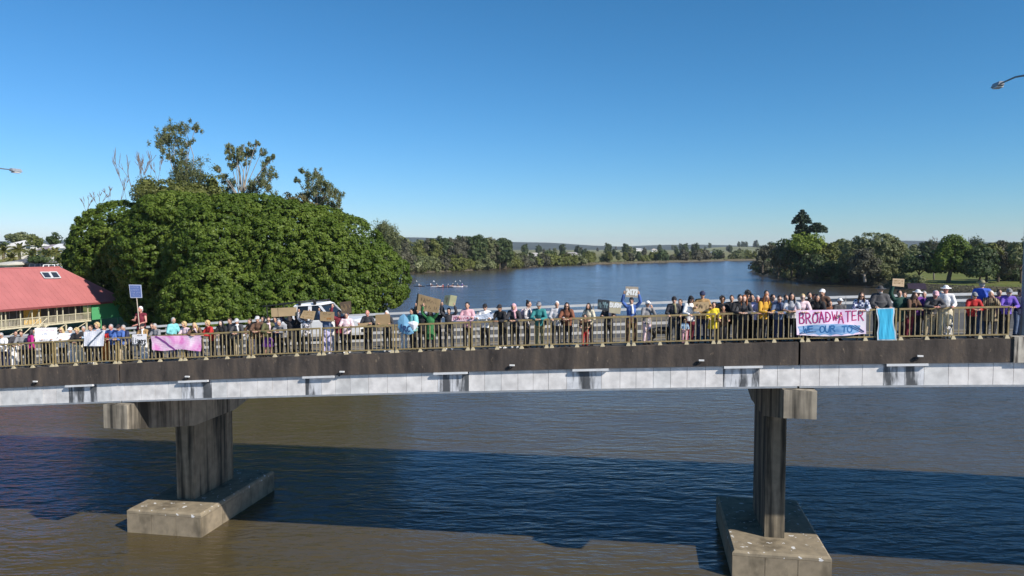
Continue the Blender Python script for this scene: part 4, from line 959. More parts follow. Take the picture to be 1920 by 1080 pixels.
def wagon(loc, rz, label, paint, rack=True, ute=False):
    root = empty('four_wheel_drive', loc, label, 'car', rz=rz)
    PM = mat('car_paint_' + paint, {'white': (0.78, 0.78, 0.77), 'silver': (0.35, 0.36, 0.38), 'dark': (0.05, 0.055, 0.07)}[paint], 0.3, 0.0)
    GL = mat('car_glass', (0.015, 0.018, 0.022), 0.08, 0); BL = mat('black_trim', (0.02, 0.02, 0.02), 0.6, 0)
    body = prof_body([(-2.35, 0.45), (-2.38, 1.08), (-2.33, 1.14), (0.95, 1.14), (2.05, 1.10), (2.28, 1.0), (2.32, 0.5), (1.95, 0.42), (-2.0, 0.42)], 1.84, 1.84, 9)
    bo = link('body', body.data('body'), PM, root)
    md = bo.modifiers.new('b', 'BEVEL'); md.width = 0.05; md.segments = 2
    cab = MB()
    def ringz(z, x0, x1, hw): return [(x0, -hw, z), (x1, -hw, z), (x1, hw, z), (x0, hw, z)]
    c0, c1 = (-0.98, -0.86) if ute else (-2.28, -2.12)
    cab.hexa([Vector(p) for p in ringz(1.141, c0, 0.92, 0.83) + ringz(1.80, c1, 0.34, 0.72)])
    co = link('cabin_glass', cab.data('cabin_glass'), GL, root)
    rf = MB(); rf.hexa([Vector(p) for p in ringz(1.802, c1 - 0.06, 0.42, 0.77) + ringz(1.90, c1 + 0.04, 0.25, 0.66)])
    ro = link('roof', rf.data('roof'), PM, root)
    for sg in (-1, 1):
        PL = ((-1.0, -0.80, -0.90, -0.72), (-0.22, -0.02, -0.20, -0.04), (0.86, 0.97, 0.28, 0.40)) if ute else ((-2.30, -2.08, -2.14, -1.96), (-1.28, -1.10, -1.22, -1.08), (-0.22, -0.06, -0.22, -0.08), (0.86, 0.97, 0.28, 0.40))
        for (xa, xb, xc, xd) in PL:
            mb = MB(); y0, y1 = 0.838 * sg, 0.728 * sg; e = 0.02 * sg
            mb.hexa([Vector(p) for p in ((xa, y0, 1.14), (xb, y0, 1.14), (xb, y0 + e, 1.14), (xa, y0 + e, 1.14), (xc, y1, 1.802), (xd, y1, 1.802), (xd, y1 + e, 1.802), (xc, y1 + e, 1.802))])
            link('pillar', mb.data('pillar'), PM, root)
        for x in (-0.05, 1.0): link('door_seam', MB().box((x, sg * 0.922, 0.5), (x + 0.015, sg * 0.926, 1.12)).data('door_seam'), BL, root)
        link('mirror', MB().box((0.72, sg * 0.93 - 0.1, 1.12), (0.85, sg * 0.93 + 0.1, 1.32)).data('mirror'), BL, root)
        link('headlight', MB().box((2.29, sg * 0.68 - 0.14, 0.78), (2.335, sg * 0.68 + 0.14, 0.94)).data('headlight'), mat('lamp_glass', (0.5, 0.52, 0.5), 0.2, 0), root)
        for x in (-1.45, 1.45): wheel(root, x, sg * 0.80, 0.38, None)
    link('bumper', MB().box((2.30, -0.9, 0.42), (2.45, 0.9, 0.66)).data('bumper'), BL, root)
    if ute:
        mb = MB().box((-2.30, -0.84, 1.142), (-1.05, 0.84, 1.20)); link('tray_cover', mb.data('tray_cover'), BL, root)
        for y in (-0.8, 0.8):
            mb = MB(); mb.tube([(-2.2, y, 1.15), (-2.2, y, 1.86)], [0.03, 0.03], 6); mb.tube([(-1.2, y, 1.15), (-1.2, y, 1.86)], [0.03, 0.03], 6); mb.tube([(-2.4, y, 1.88), (-0.9, y, 1.95)], [0.03, 0.03], 6)
            o = link('ladder_rack', mb.data('ladder_rack'), BL, root)
    if rack:
        for x in ((-0.62, 0.12) if ute else (-1.35, -0.25)):
            mb = MB(); mb.tube([(x, -0.80, 1.98), (x, 0.80, 1.98)], [0.03, 0.03], 8)
            for sg in (-1, 1): mb.box((x - 0.06, sg * 0.72 - 0.04, 1.84), (x + 0.06, sg * 0.72 + 0.04, 2.02))
            link('roof_bar', mb.data('roof_bar'), BL, root)
        mb = MB(); mb.tube([(1.75, -0.95, 1.1), (1.70, -0.95, 1.85)], [0.05, 0.05], 8); link('snorkel', mb.data('snorkel'), PM, root)
    return root
sv, _ = ont(603, 590, 5.9)
wg = wagon(BP(sv, 5.9, zk(sv) - 0.16), BROT, 'white ute with roof bars parked on the bridge behind the cardboard signs', 'white', True, True)
wg.name = 'utility_truck'; wg.rotation_euler = (0, -math.atan(0.058), BROT)
def parked(px, py, Y, paint, label, z):
    p = at(px, py, Y); r = wagon((p.x, Y, z), 0.3, label, paint, False)
parked(80, 495, 150, 'dark', 'dark car parked behind the red roof ridge', at(80, 499, 150).z - 1.35)
parked(106, 497, 148, 'white', 'white car parked beside the fig behind the red roof ridge', at(106, 500, 148).z - 1.45)

# ------------------------------------------------------------------ haze
def haze_box(d):
    mb = MB().box((-8900, -60, -1.2), (8900, 9500, 130))
    m = bpy.data.materials.new('haze_air'); m.use_nodes = True; n = m.node_tree
    n.nodes.remove(n.nodes['Principled BSDF'])
    v = n.nodes.new('ShaderNodeVolumePrincipled'); v.inputs['Color'].default_value = (0.80, 0.88, 1.0, 1); v.inputs['Density'].default_value = d; v.inputs['Anisotropy'].default_value = 0.0
    n.links.new(v.outputs[0], n.nodes['Material Output'].inputs['Volume'])
    o = mb.build('haze', m); tag(o, kind='stuff')
HAZE = 5.5e-5
if HAZE: haze_box(HAZE)
# ------------------------------------------------------------------ people
# A figure stands at its own origin and faces -Y. Bodies and garments are single continuous surfaces (fused with a voxel remesh), shared between figures of one pose.
def chain(mb, pts, rad, n=10):
    """tapered limb with rounded ends"""
    pts = [Vector(p) for p in pts]
    mb.tube(pts, rad, n)
    for p, r in ((pts[0], rad[0]), (pts[-1], rad[-1])):
        mb.ball(p, r if isinstance(r, tuple) and len(r) == 3 else ((r[0] + r[1]) / 2 if isinstance(r, tuple) else r), 8, 6)
def fuse(mb, name, vox, smooth=3):
    me = mb.data(name + '_raw'); o = bpy.data.objects.new(name + '_raw', me); col.objects.link(o)
    m = o.modifiers.new('r', 'REMESH'); m.mode = 'VOXEL'; m.voxel_size = vox; m.use_smooth_shade = True
    s = o.modifiers.new('s', 'SMOOTH'); s.factor = 0.5; s.iterations = smooth
    dg = bpy.context.evaluated_depsgraph_get(); dg.update()
    out = bpy.data.meshes.new_from_object(o.evaluated_get(dg)); out.name = name
    bpy.data.objects.remove(o); bpy.data.meshes.remove(me)
    out.polygons.foreach_set('use_smooth', [True] * len(out.polygons))
    return out
POSES = {  # lean angle, head pitch, (elbow, wrist) for image-left (-x) and image-right (+x) arms, stance
 'lean':  (17, 12, ((-.27, -.27, 1.10), (-.10, -.42, 1.09)), ((.27, -.27, 1.10), (.10, -.44, 1.09)), (.09, -.02, .09, .04)),
 'deep':  (36, 22, ((-.29, -.40, 1.10), (-.10, -.52, 1.09)), ((.29, -.40, 1.10), (.08, -.54, 1.09)), (.10, .02, .10, .10)),
 'stand': (3, 4, ((-.27, -.06, 1.12), (-.20, -.33, 1.08)), ((.27, -.06, 1.12), (.22, -.33, 1.08)), (.10, 0, .10, .02)),
 'idle':  (0, 0, ((-.25, .03, 1.12), (-.26, -.08, .87)), ((.25, .03, 1.12), (.27, -.06, .87)), (.10, -.02, .11, .05)),
 'raised': (0, 5, ((-.33, -.08, 1.58), (-.27, -.16, 1.85)), ((.33, -.08, 1.58), (.27, -.16, 1.85)), (.12, 0, .12, .02)),
 'hold':  (4, 8, ((-.28, -.10, 1.14), (-.24, -.34, 1.20)), ((.28, -.10, 1.14), (.24, -.34, 1.20)), (.10, 0, .10, .02)),
 'phone': (3, 2, ((-.24, -.08, 1.13), (-.14, -.30, 1.10)), ((.25, -.20, 1.20), (.09, -.26, 1.46)), (.09, 0, .11, .04)),
 'point': (14, 6, ((-.44, -.12, 1.33), (-.66, -.20, 1.40)), ((.27, -.25, 1.10), (.10, -.40, 1.09)), (.10, 0, .10, .03)),
 'pole':  (0, 0, ((-.27, -.05, 1.15), (-.12, -.30, 1.22)), ((.27, -.08, 1.13), (-.04, -.30, 1.02)), (.12, 0, .12, .02)),
 'oneup': (0, 0, ((-.25, .02, 1.12), (-.24, -.10, .88)), ((.30, -.06, 1.62), (.24, -.12, 1.90)), (.10, 0, .12, .03)),
}
def joints(pose):
    lean, hp, L, Rr, st = POSES[pose]; a = R(lean)
    def up(p):                                 # rotate the trunk about the hips
        x, y, z = p; y0, z0 = 0, .93
        return Vector((x, (y - y0) * math.cos(a) - (z - z0) * math.sin(a), (z - z0) * math.cos(a) + (y - y0) * math.sin(a) + z0))
    J = {k: up(p) for k, p in dict(pelvis=(0, .0, .93), waist=(0, .0, 1.08), chest=(0, -.005, 1.27), sh=(0, .0, 1.405), neck=(0, -.01, 1.47), head0=(0, -.02, 1.53), shl=(-.175, 0, 1.40), shr=(.175, 0, 1.40)).items()}
    J['head'] = J['head0'] + Vector((0, -.02 - .03 * math.sin(R(hp)), .085))
    J['hp'] = R(hp)
    for sd_, s, (e, w_) in (('l', -1, L), ('r', 1, Rr)):
        J['el' + sd_] = Vector(e); J['wr' + sd_] = Vector(w_)
        sx_, sy_ = (st[0], st[1]) if s < 0 else (st[2], st[3])
        back = 0.10 * math.sin(a)
        J['hip' + sd_] = Vector((s * .09, back * 0.3, .89)); J['kn' + sd_] = Vector((s * (sx_ + .005), sy_ - .025 + back, .49)); J['an' + sd_] = Vector((s * (sx_ + .01), sy_ + .02 + back, .085))
    return J
BODY, GARM = {}, {}
def body_mesh(pose):
    if pose in BODY: return BODY[pose]
    J = joints(pose); mb = MB()
    chain(mb, [J['pelvis'] - Vector((0, 0, .05)), J['pelvis'], J['waist'], J['chest'], J['sh']], [(.145, .10), (.155, .11), (.13, .095), (.155, .105), (.10, .07)], 14)
    chain(mb, [J['shl'], J['sh'], J['shr']], [.058, .07, .058]); chain(mb, [J['sh'], J['neck'], J['head0'] + Vector((0, 0, .03))], [.065, .056, .052])
    Hm = Matrix.Rotation(J['hp'], 3, 'X'); h = J['head']
    mb.ball(h, (.076, .096, .112), 16, 12, Hm)
    mb.ball(h + Hm @ Vector((0, -.045, -.062)), (.052, .045, .048), 10, 8)                  # jaw
    mb.ball(h + Hm @ Vector((0, -.098, -.012)), (.016, .022, .026), 8, 6)                    # nose
    mb.ball(h + Hm @ Vector((0, -.085, .030)), (.050, .016, .012), 8, 6)                     # brow
    mb.ball(h + Hm @ Vector((0, -.092, -.052)), (.024, .010, .010), 8, 6)                    # lips
    for s in (-1, 1): mb.ball(h + Hm @ Vector((s * .078, .008, -.008)), (.012, .022, .032), 8, 6)
    for sd_, s in (('l', -1), ('r', 1)):
        sh, el, wr = J['sh' + sd_], J['el' + sd_], J['wr' + sd_]
        chain(mb, [sh, sh.lerp(el, .5), el, el.lerp(wr, .35), wr], [.054, .047, .040, .041, .027])
        d = (wr - el).normalized(); u = Vector((0, 0, 1)) if abs(d.z) < 0.8 else Vector((0, -1, 0))
        side = d.cross(u).normalized(); nrm = side.cross(d)
        pc = wr + d * .045; chain(mb, [wr, wr + d * .02, wr + d * .075], [(.026, .022), (.038, .02), (.040, .016)])
        for i, (o, ln) in enumerate(((-.030, .062), (-.010, .075), (.011, .070), (.030, .055))):
            b = wr + d * .080 + side * o; m_ = b + d * ln * .5; t = m_ + (d * .6 - nrm * .8) * ln * .5
            chain(mb, [b - d * .02, b, m_, t], [.0115, .0112, .0105, .009], 7)
        th = wr + d * .03 + side * .036 * (1 if s < 0 else -1); chain(mb, [th, th + (d * .6 + side * .7 * (1 if s < 0 else -1)) * .03, th + (d * .9 - nrm * .2 + side * .4 * (1 if s < 0 else -1)) * .058], [.014, .0125, .010], 7)
        hi, kn, an = J['hip' + sd_], J['kn' + sd_], J['an' + sd_]
        chain(mb, [hi, hi.lerp(kn, .5), kn, kn.lerp(an, .35), an], [.088, .074, .054, .055, .036])
        chain(mb, [an + Vector((0, .04, -.045)), an + Vector((0, -.05, -.05)), an + Vector((0, -.15, -.06))], [.034, .036, .024])
    BODY[pose] = fuse(mb, 'body', .0115, 2); return BODY[pose]
def garment(pose, kind):
    k = (pose, kind)
    if k in GARM: return GARM[k]
    J = joints(pose); mb = MB()
    if kind in ('long', 'short', 'coat', 'dress', 'puffer', 'vest'):
        e = {'puffer': .04, 'coat': .028}.get(kind, .018)
        hem = {'coat': -.32, 'dress': -.46}.get(kind, -.12)
        p0 = J['pelvis'] + Vector((0, 0, hem))
        w0 = .165 + e + (.05 if kind in ('coat', 'dress') else 0)
        mb.tube([p0, J['pelvis'] - Vector((0, 0, .02)), J['waist'], J['chest'], J['sh'] + Vector((0, 0, .02))], [(w0, .135 + e), (.165 + e, .122 + e), (.142 + e, .108 + e), (.165 + e, .118 + e), (.11 + e, .078 + e)], 18)
        chain(mb, [J['shl'], J['sh'], J['shr']], [.062 + e * .8, .075 + e, .062 + e * .8])
        mb.tube([J['sh'], J['neck'] + Vector((0, 0, .0))], [.085 + e, .062 + e], 12)
        if kind != 'vest':
            for sd_ in ('l', 'r'):
                sh, el, wr = J['sh' + sd_], J['el' + sd_], J['wr' + sd_]
                if kind in ('short',): chain(mb, [sh, sh.lerp(el, .35), sh.lerp(el, .72)], [.062 + e, .06 + e, .056 + e])
                else:
                    chain(mb, [sh, sh.lerp(el, .5), el, el.lerp(wr, .5), el.lerp(wr, .92)], [.058 + e, .054 + e, .048 + e, .045 + e, .034 + e])
                    if kind == 'puffer':
                        for q in range(4):
                            mb.ball(sh.lerp(el, .15 + .28 * q), (.075 + e * .8,) * 3, 8, 6)
        if kind == 'puffer':
            for z in (.05, .14, .23, .32): mb.tube([J['pelvis'] + Vector((0, 0, z - .06)), J['pelvis'] + Vector((0, -.15 * z, z - .02)), J['pelvis'] + Vector((0, -.2 * z, z + .02))], [(.17 + e, .12 + e), (.195 + e, .145 + e), (.17 + e, .12 + e)], 16)
        g = random.Random(len(GARM))
        for _ in range(16):                                   # folds
            a = g.uniform(0, 6.28); z = g.uniform(-.08, .4); q = J['pelvis'].lerp(J['sh'], max(0, z) / .475)
            c = q + Vector((math.cos(a) * (.135 + e), math.sin(a) * (.10 + e), 0)); mb.tube([c + Vector((0, 0, -.05)), c + Vector((g.uniform(-.03, .03), 0, .06))], [.022, .012], 6)
    elif kind in ('trousers', 'wide', 'shorts'):
        e = .03 if kind == 'wide' else .016
        chain(mb, [J['pelvis'] - Vector((0, 0, .08)), J['pelvis'] + Vector((0, 0, .04))], [(.158 + e, .115 + e), (.150 + e, .108 + e)], 16)
        for sd_ in ('l', 'r'):
            hi, kn, an = J['hip' + sd_], J['kn' + sd_], J['an' + sd_]
            if kind == 'shorts': chain(mb, [hi, hi.lerp(kn, .5), hi.lerp(kn, .9)], [.092 + e, .085 + e, .078 + e])
            else: chain(mb, [hi, hi.lerp(kn, .5), kn, kn.lerp(an, .5), an + Vector((0, 0, .02))], [.092 + e, .080 + e, .062 + e, .058 + e, (.048 + e * 1.6)])
            g = random.Random(7)
            for q in (kn, kn.lerp(an, .8)): mb.tube([q + Vector((-.05, -.04 - e, -.01)), q + Vector((.05, -.045 - e, .015))], [.014, .014], 6)
    elif kind == 'skirt':
        mb.tube([J['pelvis'] + Vector((0, .03, -.50)), J['pelvis'] + Vector((0, 0, -.1)), J['pelvis'] + Vector((0, 0, .06))], [(.26, .22), (.19, .145), (.15, .11)], 18)
    elif kind == 'shoes':
        for sd_ in ('l', 'r'):
            an = J['an' + sd_]; chain(mb, [an + Vector((0, .05, -.042)), an + Vector((0, -.05, -.044)), an + Vector((0, -.165, -.055))], [.042, .046, .032])
            chain(mb, [an + Vector((0, .01, .01)), an + Vector((0, .0, -.04))], [.044, .044])
    elif kind == 'scarf':
        mb.tube([J['neck'] + Vector((0, -.0, -.045)), J['neck'] + Vector((0, -.01, .02))], [.095, .078], 14)
        mb.tube([J['neck'] + Vector((.03, -.09, -.02)), J['chest'] + Vector((.05, -.15, .02)), J['waist'] + Vector((.06, -.16, .06))], [(.035, .02), (.045, .02), (.05, .015)], 8)
    GARM[k] = fuse(mb, kind, .016 if kind != 'shoes' else .013, 3); return GARM[k]
HEADW = {}
def headwear(kind):
    """hair and hats in the head's own frame"""
    if kind in HEADW: return HEADW[kind]
    mb = MB(); vox = .0095
    face = lambda v: not (v.y < -.035 and v.z < .038)
    if kind in ('short', 'long', 'bun', 'curly', 'pony'):
        mb.ball((0, .012, .012), (.088, .104, .116), 18, 14, None, face)
        if kind != 'curly':
            mb2 = MB(); mb2.ball((0, .022, .028), (.086, .094, .106), 16, 12); mb2.ball((0, .05, -.03), (.078, .06, .075), 12, 8)
            mb.v, mb.f = mb2.v, mb2.f
        if kind == 'curly':
            mb.v, mb.f = [], []; g = random.Random(4)
            for _ in range(46):
                d = Vector((g.gauss(0, 1), g.gauss(.4, 1), g.gauss(.5, .9))).normalized()
                if d.y < -.45 and d.z < .45: continue
                mb.ball(Vector((d.x * .092, .015 + d.y * .10, .02 + d.z * .11)), .036, 8, 6)
        if kind == 'long':
            mb.tube([(0, .05, .02), (0, .07, -.10), (0, .085, -.24), (0, .08, -.32)], [(.088, .05), (.105, .05), (.11, .04), (.08, .025)], 14)
            for s in (-1, 1): mb.tube([(s * .075, .0, .03), (s * .088, -.005, -.06), (s * .10, -.02, -.18), (s * .085, -.035, -.26)], [(.024, .04), (.026, .045), (.03, .04), (.015, .02)], 8)
        if kind == 'bun': mb.ball((0, .07, .115), .045, 10, 8)
        if kind == 'pony': mb.tube([(0, .11, .05), (0, .15, -.02), (0, .14, -.16)], [.03, .032, .012], 8)
    elif kind == 'fringe':
        for s in (-1, 1): mb.ball((s * .06, .035, -.01), (.028, .06, .045), 10, 8)
        mb.ball((0, .075, -.01), (.06, .035, .05), 10, 8)
    elif kind == 'cap':
        mb.ball((0, .01, .035), (.092, .108, .092), 18, 12); mb.tube([(0, -.09, .045), (0, -.135, .040), (0, -.175, .030)], [(.075, .010), (.07, .010), (.045, .009)], 12)
    elif kind == 'beanie':
        mb.ball((0, .012, .035), (.094, .108, .105), 18, 12); mb.tube([(0, .01, .005), (0, .01, .045)], [(.096, .112), (.098, .112)], 18)
    elif kind == 'broad':
        mb.ball((0, .01, .045), (.090, .105, .092), 18, 12); mb.tube([(0, .01, .030), (0, .01, .037), (0, .01, .044)], [(.165, .185), (.17, .19), (.155, .175)], 22)
    elif kind == 'hood':
        mb.ball((0, .02, .01), (.10, .112, .126), 18, 14); mb.tube([(0, .04, -.02), (0, .05, -.12), (0, .04, -.17)], [(.10, .085), (.12, .085), (.14, .09)], 14)
        mb2 = MB(); mb2.v, mb2.f = mb.v, mb.f
    me = fuse(mb, kind, vox, 2)
    if kind in ('short', 'long', 'bun', 'pony', 'hood'):     # open the face
        bm = bmesh.new(); bm.from_mesh(me)
        lim = .062 if kind != 'hood' else .07
        kill = [v for v in bm.verts if v.co.y < -.045 and v.co.z < lim and v.co.z > -.12 and abs(v.co.x) < .078]
        bmesh.ops.delete(bm, geom=kill, context='VERTS'); bm.to_mesh(me); bm.free()
    HEADW[kind] = me; return me
gl = MB()
for s in (-1, 1): gl.ball((s * .033, -.096, .004), (.027, .010, .019), 10, 6)
gl.box((-.012, -.108, .005), (.012, -.100, .012))
for s in (-1, 1): gl.box((s * .060 - .003, -.095, .002), (s * .078 + .003, .01, .010))
GLASSES = gl.data('sunglasses')
ey = MB()
for s in (-1, 1): ey.ball((s * .031, -.088, .004), (.011, .008, .006), 8, 6)
EYES = ey.data('eyes')
bg = MB(); bg.ball((0, -.055, -.085), (.055, .045, .05), 12, 8); BEARD = bg.data('beard')
bp_ = MB(); bp_.ball((0, .17, 1.24), (.13, .08, .19), 14, 10)
for s in (-1, 1): bp_.tube([(s * .09, .1, 1.42), (s * .11, -.02, 1.45), (s * .11, -.12, 1.33), (s * .12, -.05, 1.15)], [.016] * 4, 6)
BPACK = bp_.data('backpack')
sb_ = MB(); sb_.tube([(-.12, -.02, 1.45), (0, -.135, 1.28), (.16, -.12, 1.05), (.2, -.02, .95)], [.014] * 4, 6); sb_.box((.15, -.10, .85), (.24, .06, 1.0)); SBAG = sb_.data('shoulder_bag')
COL = dict(black=(.014, .014, .017), navy=(.02, .028, .075), dark=(.035, .035, .042), charcoal=(.06, .06, .065), grey=(.22, .22, .23), pale=(.48, .48, .50), white=(.78, .77, .76), cream=(.62, .56, .42),
    beige=(.42, .34, .22), tan=(.36, .22, .09), brown=(.12, .065, .04), rust=(.20, .075, .04), maroon=(.16, .015, .03), red=(.42, .02, .02), pink=(.68, .38, .42), pinkw=(.72, .55, .58), magenta=(.36, .01, .16),
    purple=(.12, .03, .22), violet=(.14, .08, .42), blue=(.06, .13, .38), royal=(.05, .11, .50), denim=(.09, .13, .22), lilac=(.45, .42, .62), skyb=(.35, .50, .66), teal=(.03, .20, .20), aqua=(.20, .55, .55),
    green=(.03, .16, .05), dgreen=(.015, .06, .045), olive=(.10, .10, .04), khaki=(.24, .22, .12), yellow=(.72, .55, .03), mustard=(.55, .30, .03), orange=(.55, .17, .03), plaid=(.30, .34, .45), stripe=(.16, .12, .08),
    blonde=(.52, .38, .18), ginger=(.30, .10, .03), hbrown=(.06, .032, .018), hblack=(.012, .010, .010), hgrey=(.36, .35, .34), hwhite=(.72, .70, .67), skin=(.50, .29, .20), tanskin=(.36, .19, .11), redskin=(.55, .25, .19), paleskin=(.62, .42, .33))
def CM(c, kind='cloth'):
    r = {'cloth': .85, 'hair': .55, 'skin': .5, 'leather': .5}[kind]
    return mat(kind + '_' + c, COL[c], r, .22 if kind == 'cloth' else .08, 9.0 if kind == 'cloth' else 14.0, .25 if kind == 'cloth' else 0.0)
def patt(c):
    nm = 'cloth_' + c + '_pattern'
    if nm in MATS: return MATS[nm]
    m = bpy.data.materials.new(nm); m.use_nodes = True; n = m.node_tree; b = n.nodes['Principled BSDF']; tc = n.nodes.new('ShaderNodeTexCoord')
    pr = {'plaid': ((.05, .06, .16), (.62, .64, .72), 'c'), 'stripe': ((.05, .035, .03), (.36, .28, .16), 's'), 'floral': ((.02, .02, .035), (.6, .58, .6), 'n'), 'print': ((.60, .57, .55), (.16, .13, .14), 'n')}[c]
    if pr[2] == 'c': t = n.nodes.new('ShaderNodeTexChecker'); t.inputs['Scale'].default_value = 14; t.inputs[1].default_value = (*pr[0], 1); t.inputs[2].default_value = (*pr[1], 1); n.links.new(t.outputs[0], b.inputs['Base Color'])
    else:
        t = n.nodes.new('ShaderNodeTexWave' if pr[2] == 's' else 'ShaderNodeTexNoise'); t.inputs['Scale'].default_value = 5 if pr[2] == 's' else 16
        r = ramp(n, [(.42, pr[0]), (.56, pr[1])]); n.links.new(t.outputs[1 if pr[2] == 's' else 0], r.inputs[0]); n.links.new(r.outputs[0], b.inputs['Base Color'])
    n.links.new(tc.outputs['Object'], t.inputs['Vector']); b.inputs['Roughness'].default_value = .85
    MATS[nm] = m; return m
def part(name, me, m, root, loc=(0, 0, 0), rot=None, parent=None):
    if len(me.materials) == 0: me.materials.append(m)
    o = bpy.data.objects.new(name, me); col.objects.link(o); o.parent = parent or root; o.location = loc
    if rot is not None: o.rotation_euler = rot
    o.material_slots[0].link = 'OBJECT'; o.material_slots[0].material = m
    return o
TOPH = {}
def person(px, ytop, pose, top, bot, hair, label, t=.52, rot=0, hat=None, skin='skin', tk='long', bk='trousers', glasses=False, scarf=None, shoes='black', beard=None, pack=None, bag=None, child=None, mir=False, up=0.0, group='people standing along the bridge railing'):
    J = joints(pose); hatk, hatc = hat if hat else (None, None)
    extra = {'bun': .16, 'beanie': .14, 'broad': .137, 'cap': .127, 'hood': .136, 'curly': .145, None: .13, 'fringe': .112}.get(hatk or ('fringe' if hair and hair[0] == 'fringe' else (hair[0] if hair and hair[0] in ('bun', 'curly') else None)), .13)
    H0 = J['head'].z + extra
    s_, zt = ont(px, ytop, t)
    want = (zt - zk(s_) - up) / H0
    k = max(.90, min(1.10, want)) if child is None else max(.45, min(.88, want))
    root = empty('person', BP(s_, t, zk(s_) - .02 + up), label, 'person', group, rz=BROT + R(rot))
    root.scale = (-k if mir else k, k, k)
    part('body', body_mesh(pose), CM(skin, 'skin'), root)
    pm = lambda c: patt(c) if c in ('plaid', 'stripe', 'floral', 'print') else CM(c)
    if bot: part({'wide': 'trousers'}.get(bk, bk), garment(pose, bk), pm(bot), root)
    part({'long': 'jumper', 'short': 't_shirt', 'puffer': 'puffer_jacket', 'vest': 'vest', 'coat': 'coat', 'dress': 'dress'}[tk], garment(pose, tk), pm(top), root)
    part('shoes', garment(pose, 'shoes'), CM(shoes, 'leather'), root)
    if scarf: part('scarf', garment(pose, 'scarf'), CM(scarf), root)
    hd = J['head']; hr = (J['hp'], 0, 0)
    part('eyes', EYES, CM('hblack', 'leather'), root, hd, hr)
    if hair: part('hair', headwear(hair[0]), CM(hair[1], 'hair'), root, hd, hr)
    if hatk: part({'broad': 'hat', 'cap': 'cap', 'beanie': 'beanie', 'hood': 'headscarf'}[hatk], headwear(hatk), CM(hatc), root, hd, hr)
    if glasses: part('sunglasses', GLASSES, CM('hblack', 'leather'), root, hd, hr)
    if beard: part('beard', BEARD, CM(beard, 'hair'), root, hd, hr)
    if pack: part('backpack', BPACK, CM(pack), root)
    if bag: part('shoulder_bag', SBAG, CM(bag), root)
    return root
Pp = person
Pp(8, 622, 'lean', 'white', 'navy', ('short', 'hgrey'), 'grey-haired woman in white with sunglasses leaning on the rail at the far left', glasses=True, rot=8)
Pp(28, 624, 'stand', 'dark', 'white', ('pony', 'hblack'), 'dark-haired person in white trousers and dark top turned right near the left edge', rot=62, t=.75, bk='wide')
Pp(42, 626, 'lean', 'grey', 'dark', ('short', 'hbrown'), 'person in a grey top between the white trousers and the magenta top', rot=30, t=.9)
Pp(57, 616, 'idle', 'magenta', 'black', ('long', 'hblack'), 'long-haired woman in a magenta top with her back half turned', rot=150)
Pp(84, 612, 'hold', 'charcoal', 'black', ('short', 'hbrown'), 'person hidden behind the larger white placard at the left', t=.85)
Pp(117, 612, 'hold', 'white', 'black', ('long', 'blonde'), 'blonde woman with sunglasses behind the tilted white placard', glasses=True, t=.8)
Pp(134, 617, 'hold', 'cream', 'white', ('short', 'hwhite'), 'short white-haired person beside the blonde woman at the tilted placard', t=.8, hat=('cap', 'white'), bk='wide')
Pp(147, 613, 'lean', 'black', 'cream', ('curly', 'blonde'), 'curly fair-haired person in a black jacket and cream trousers', rot=20, t=.6, bk='wide')
Pp(172, 608, 'hold', 'skyb', 'black', ('short', 'hbrown'), 'person in pale blue holding the white banner with a grey streak', t=.75, shoes='white')
Pp(184, 603, 'hold', 'pale', 'black', ('curly', 'blonde'), 'fair curly-haired person looking over the white banner with a grey streak', t=.95)
Pp(197, 618, 'stand', 'red', 'orange', ('short', 'hbrown'), 'person in rust-red clothes partly hidden beside the white banner', t=.9, bk='wide', shoes='white')
Pp(213, 606, 'point', 'blue', 'dark', ('short', 'hgrey'), 'man in a blue jacket reaching one arm out to the left', skin='redskin')
Pp(228, 607, 'lean', 'blue', 'beige', ('short', 'hbrown'), 'man in a blue jacket and sunglasses leaning beside the reaching man', glasses=True, hat=('cap', 'black'))
Pp(239, 612, 'lean', 'navy', 'black', ('short', 'hgrey'), 'person in navy leaning just left of the Lismore placard', t=.75, rot=-15)
Pp(264, 573, 'pole', 'maroon', 'black', ('short', 'hwhite'), 'white-haired man in a dark vest above the crowd with the blue pole sign', t=2.18, tk='vest', skin='redskin', up=.30)
Pp(269, 609, 'hold', 'tan', 'white', ('short', 'hblack'), 'person with a dark hat and white trousers holding the Lismore placard', t=.62, hat=('cap', 'black'), skin='paleskin', bk='wide', scarf='white')
Pp(297, 608, 'lean', 'grey', 'black', ('short', 'hgrey'), 'grey-haired person in a grey jumper behind the left end of the pink banner', t=.6, rot=-10)
Pp(323, 594, 'stand', 'aqua', 'navy', ('short', 'hgrey'), 'grey-haired man in white and teal standing side-on behind the pink banner', t=1.0, rot=70)
Pp(352, 602, 'lean', 'pinkw', 'black', ('curly', 'blonde'), 'fair-haired woman in pale pink leaning over the pink banner', t=.6, rot=-12, bag='black')
Pp(371, 602, 'deep', 'brown', 'navy', ('long', 'blonde'), 'strawberry blonde woman bending over the right end of the pink banner', t=.6, rot=12, scarf='pinkw')
Pp(397, 599, 'lean', 'red', 'black', ('curly', 'blonde'), 'fair-haired person in a red jumper leaning on the rail', rot=-25)
Pp(419, 601, 'lean', 'black', 'black', ('long', 'hblack'), 'pale-faced woman with long black hair all in black', skin='paleskin', t=.6)
Pp(447, 595, 'lean', 'charcoal', 'beige', ('short', 'hgrey'), 'person in a white cap and dark grey jacket with beige trousers', hat=('cap', 'pale'), scarf='white', rot=10)
Pp(467, 606, 'stand', 'pale', 'grey', ('short', 'hblack'), 'small pale-topped person half hidden between the white cap and the brown tops', t=1.2, child=1)
Pp(475, 600, 'lean', 'brown', 'pinkw', ('short', 'hbrown'), 'dark-haired woman in brown with pale pink trousers leaning on the rail', rot=-15, t=.6)
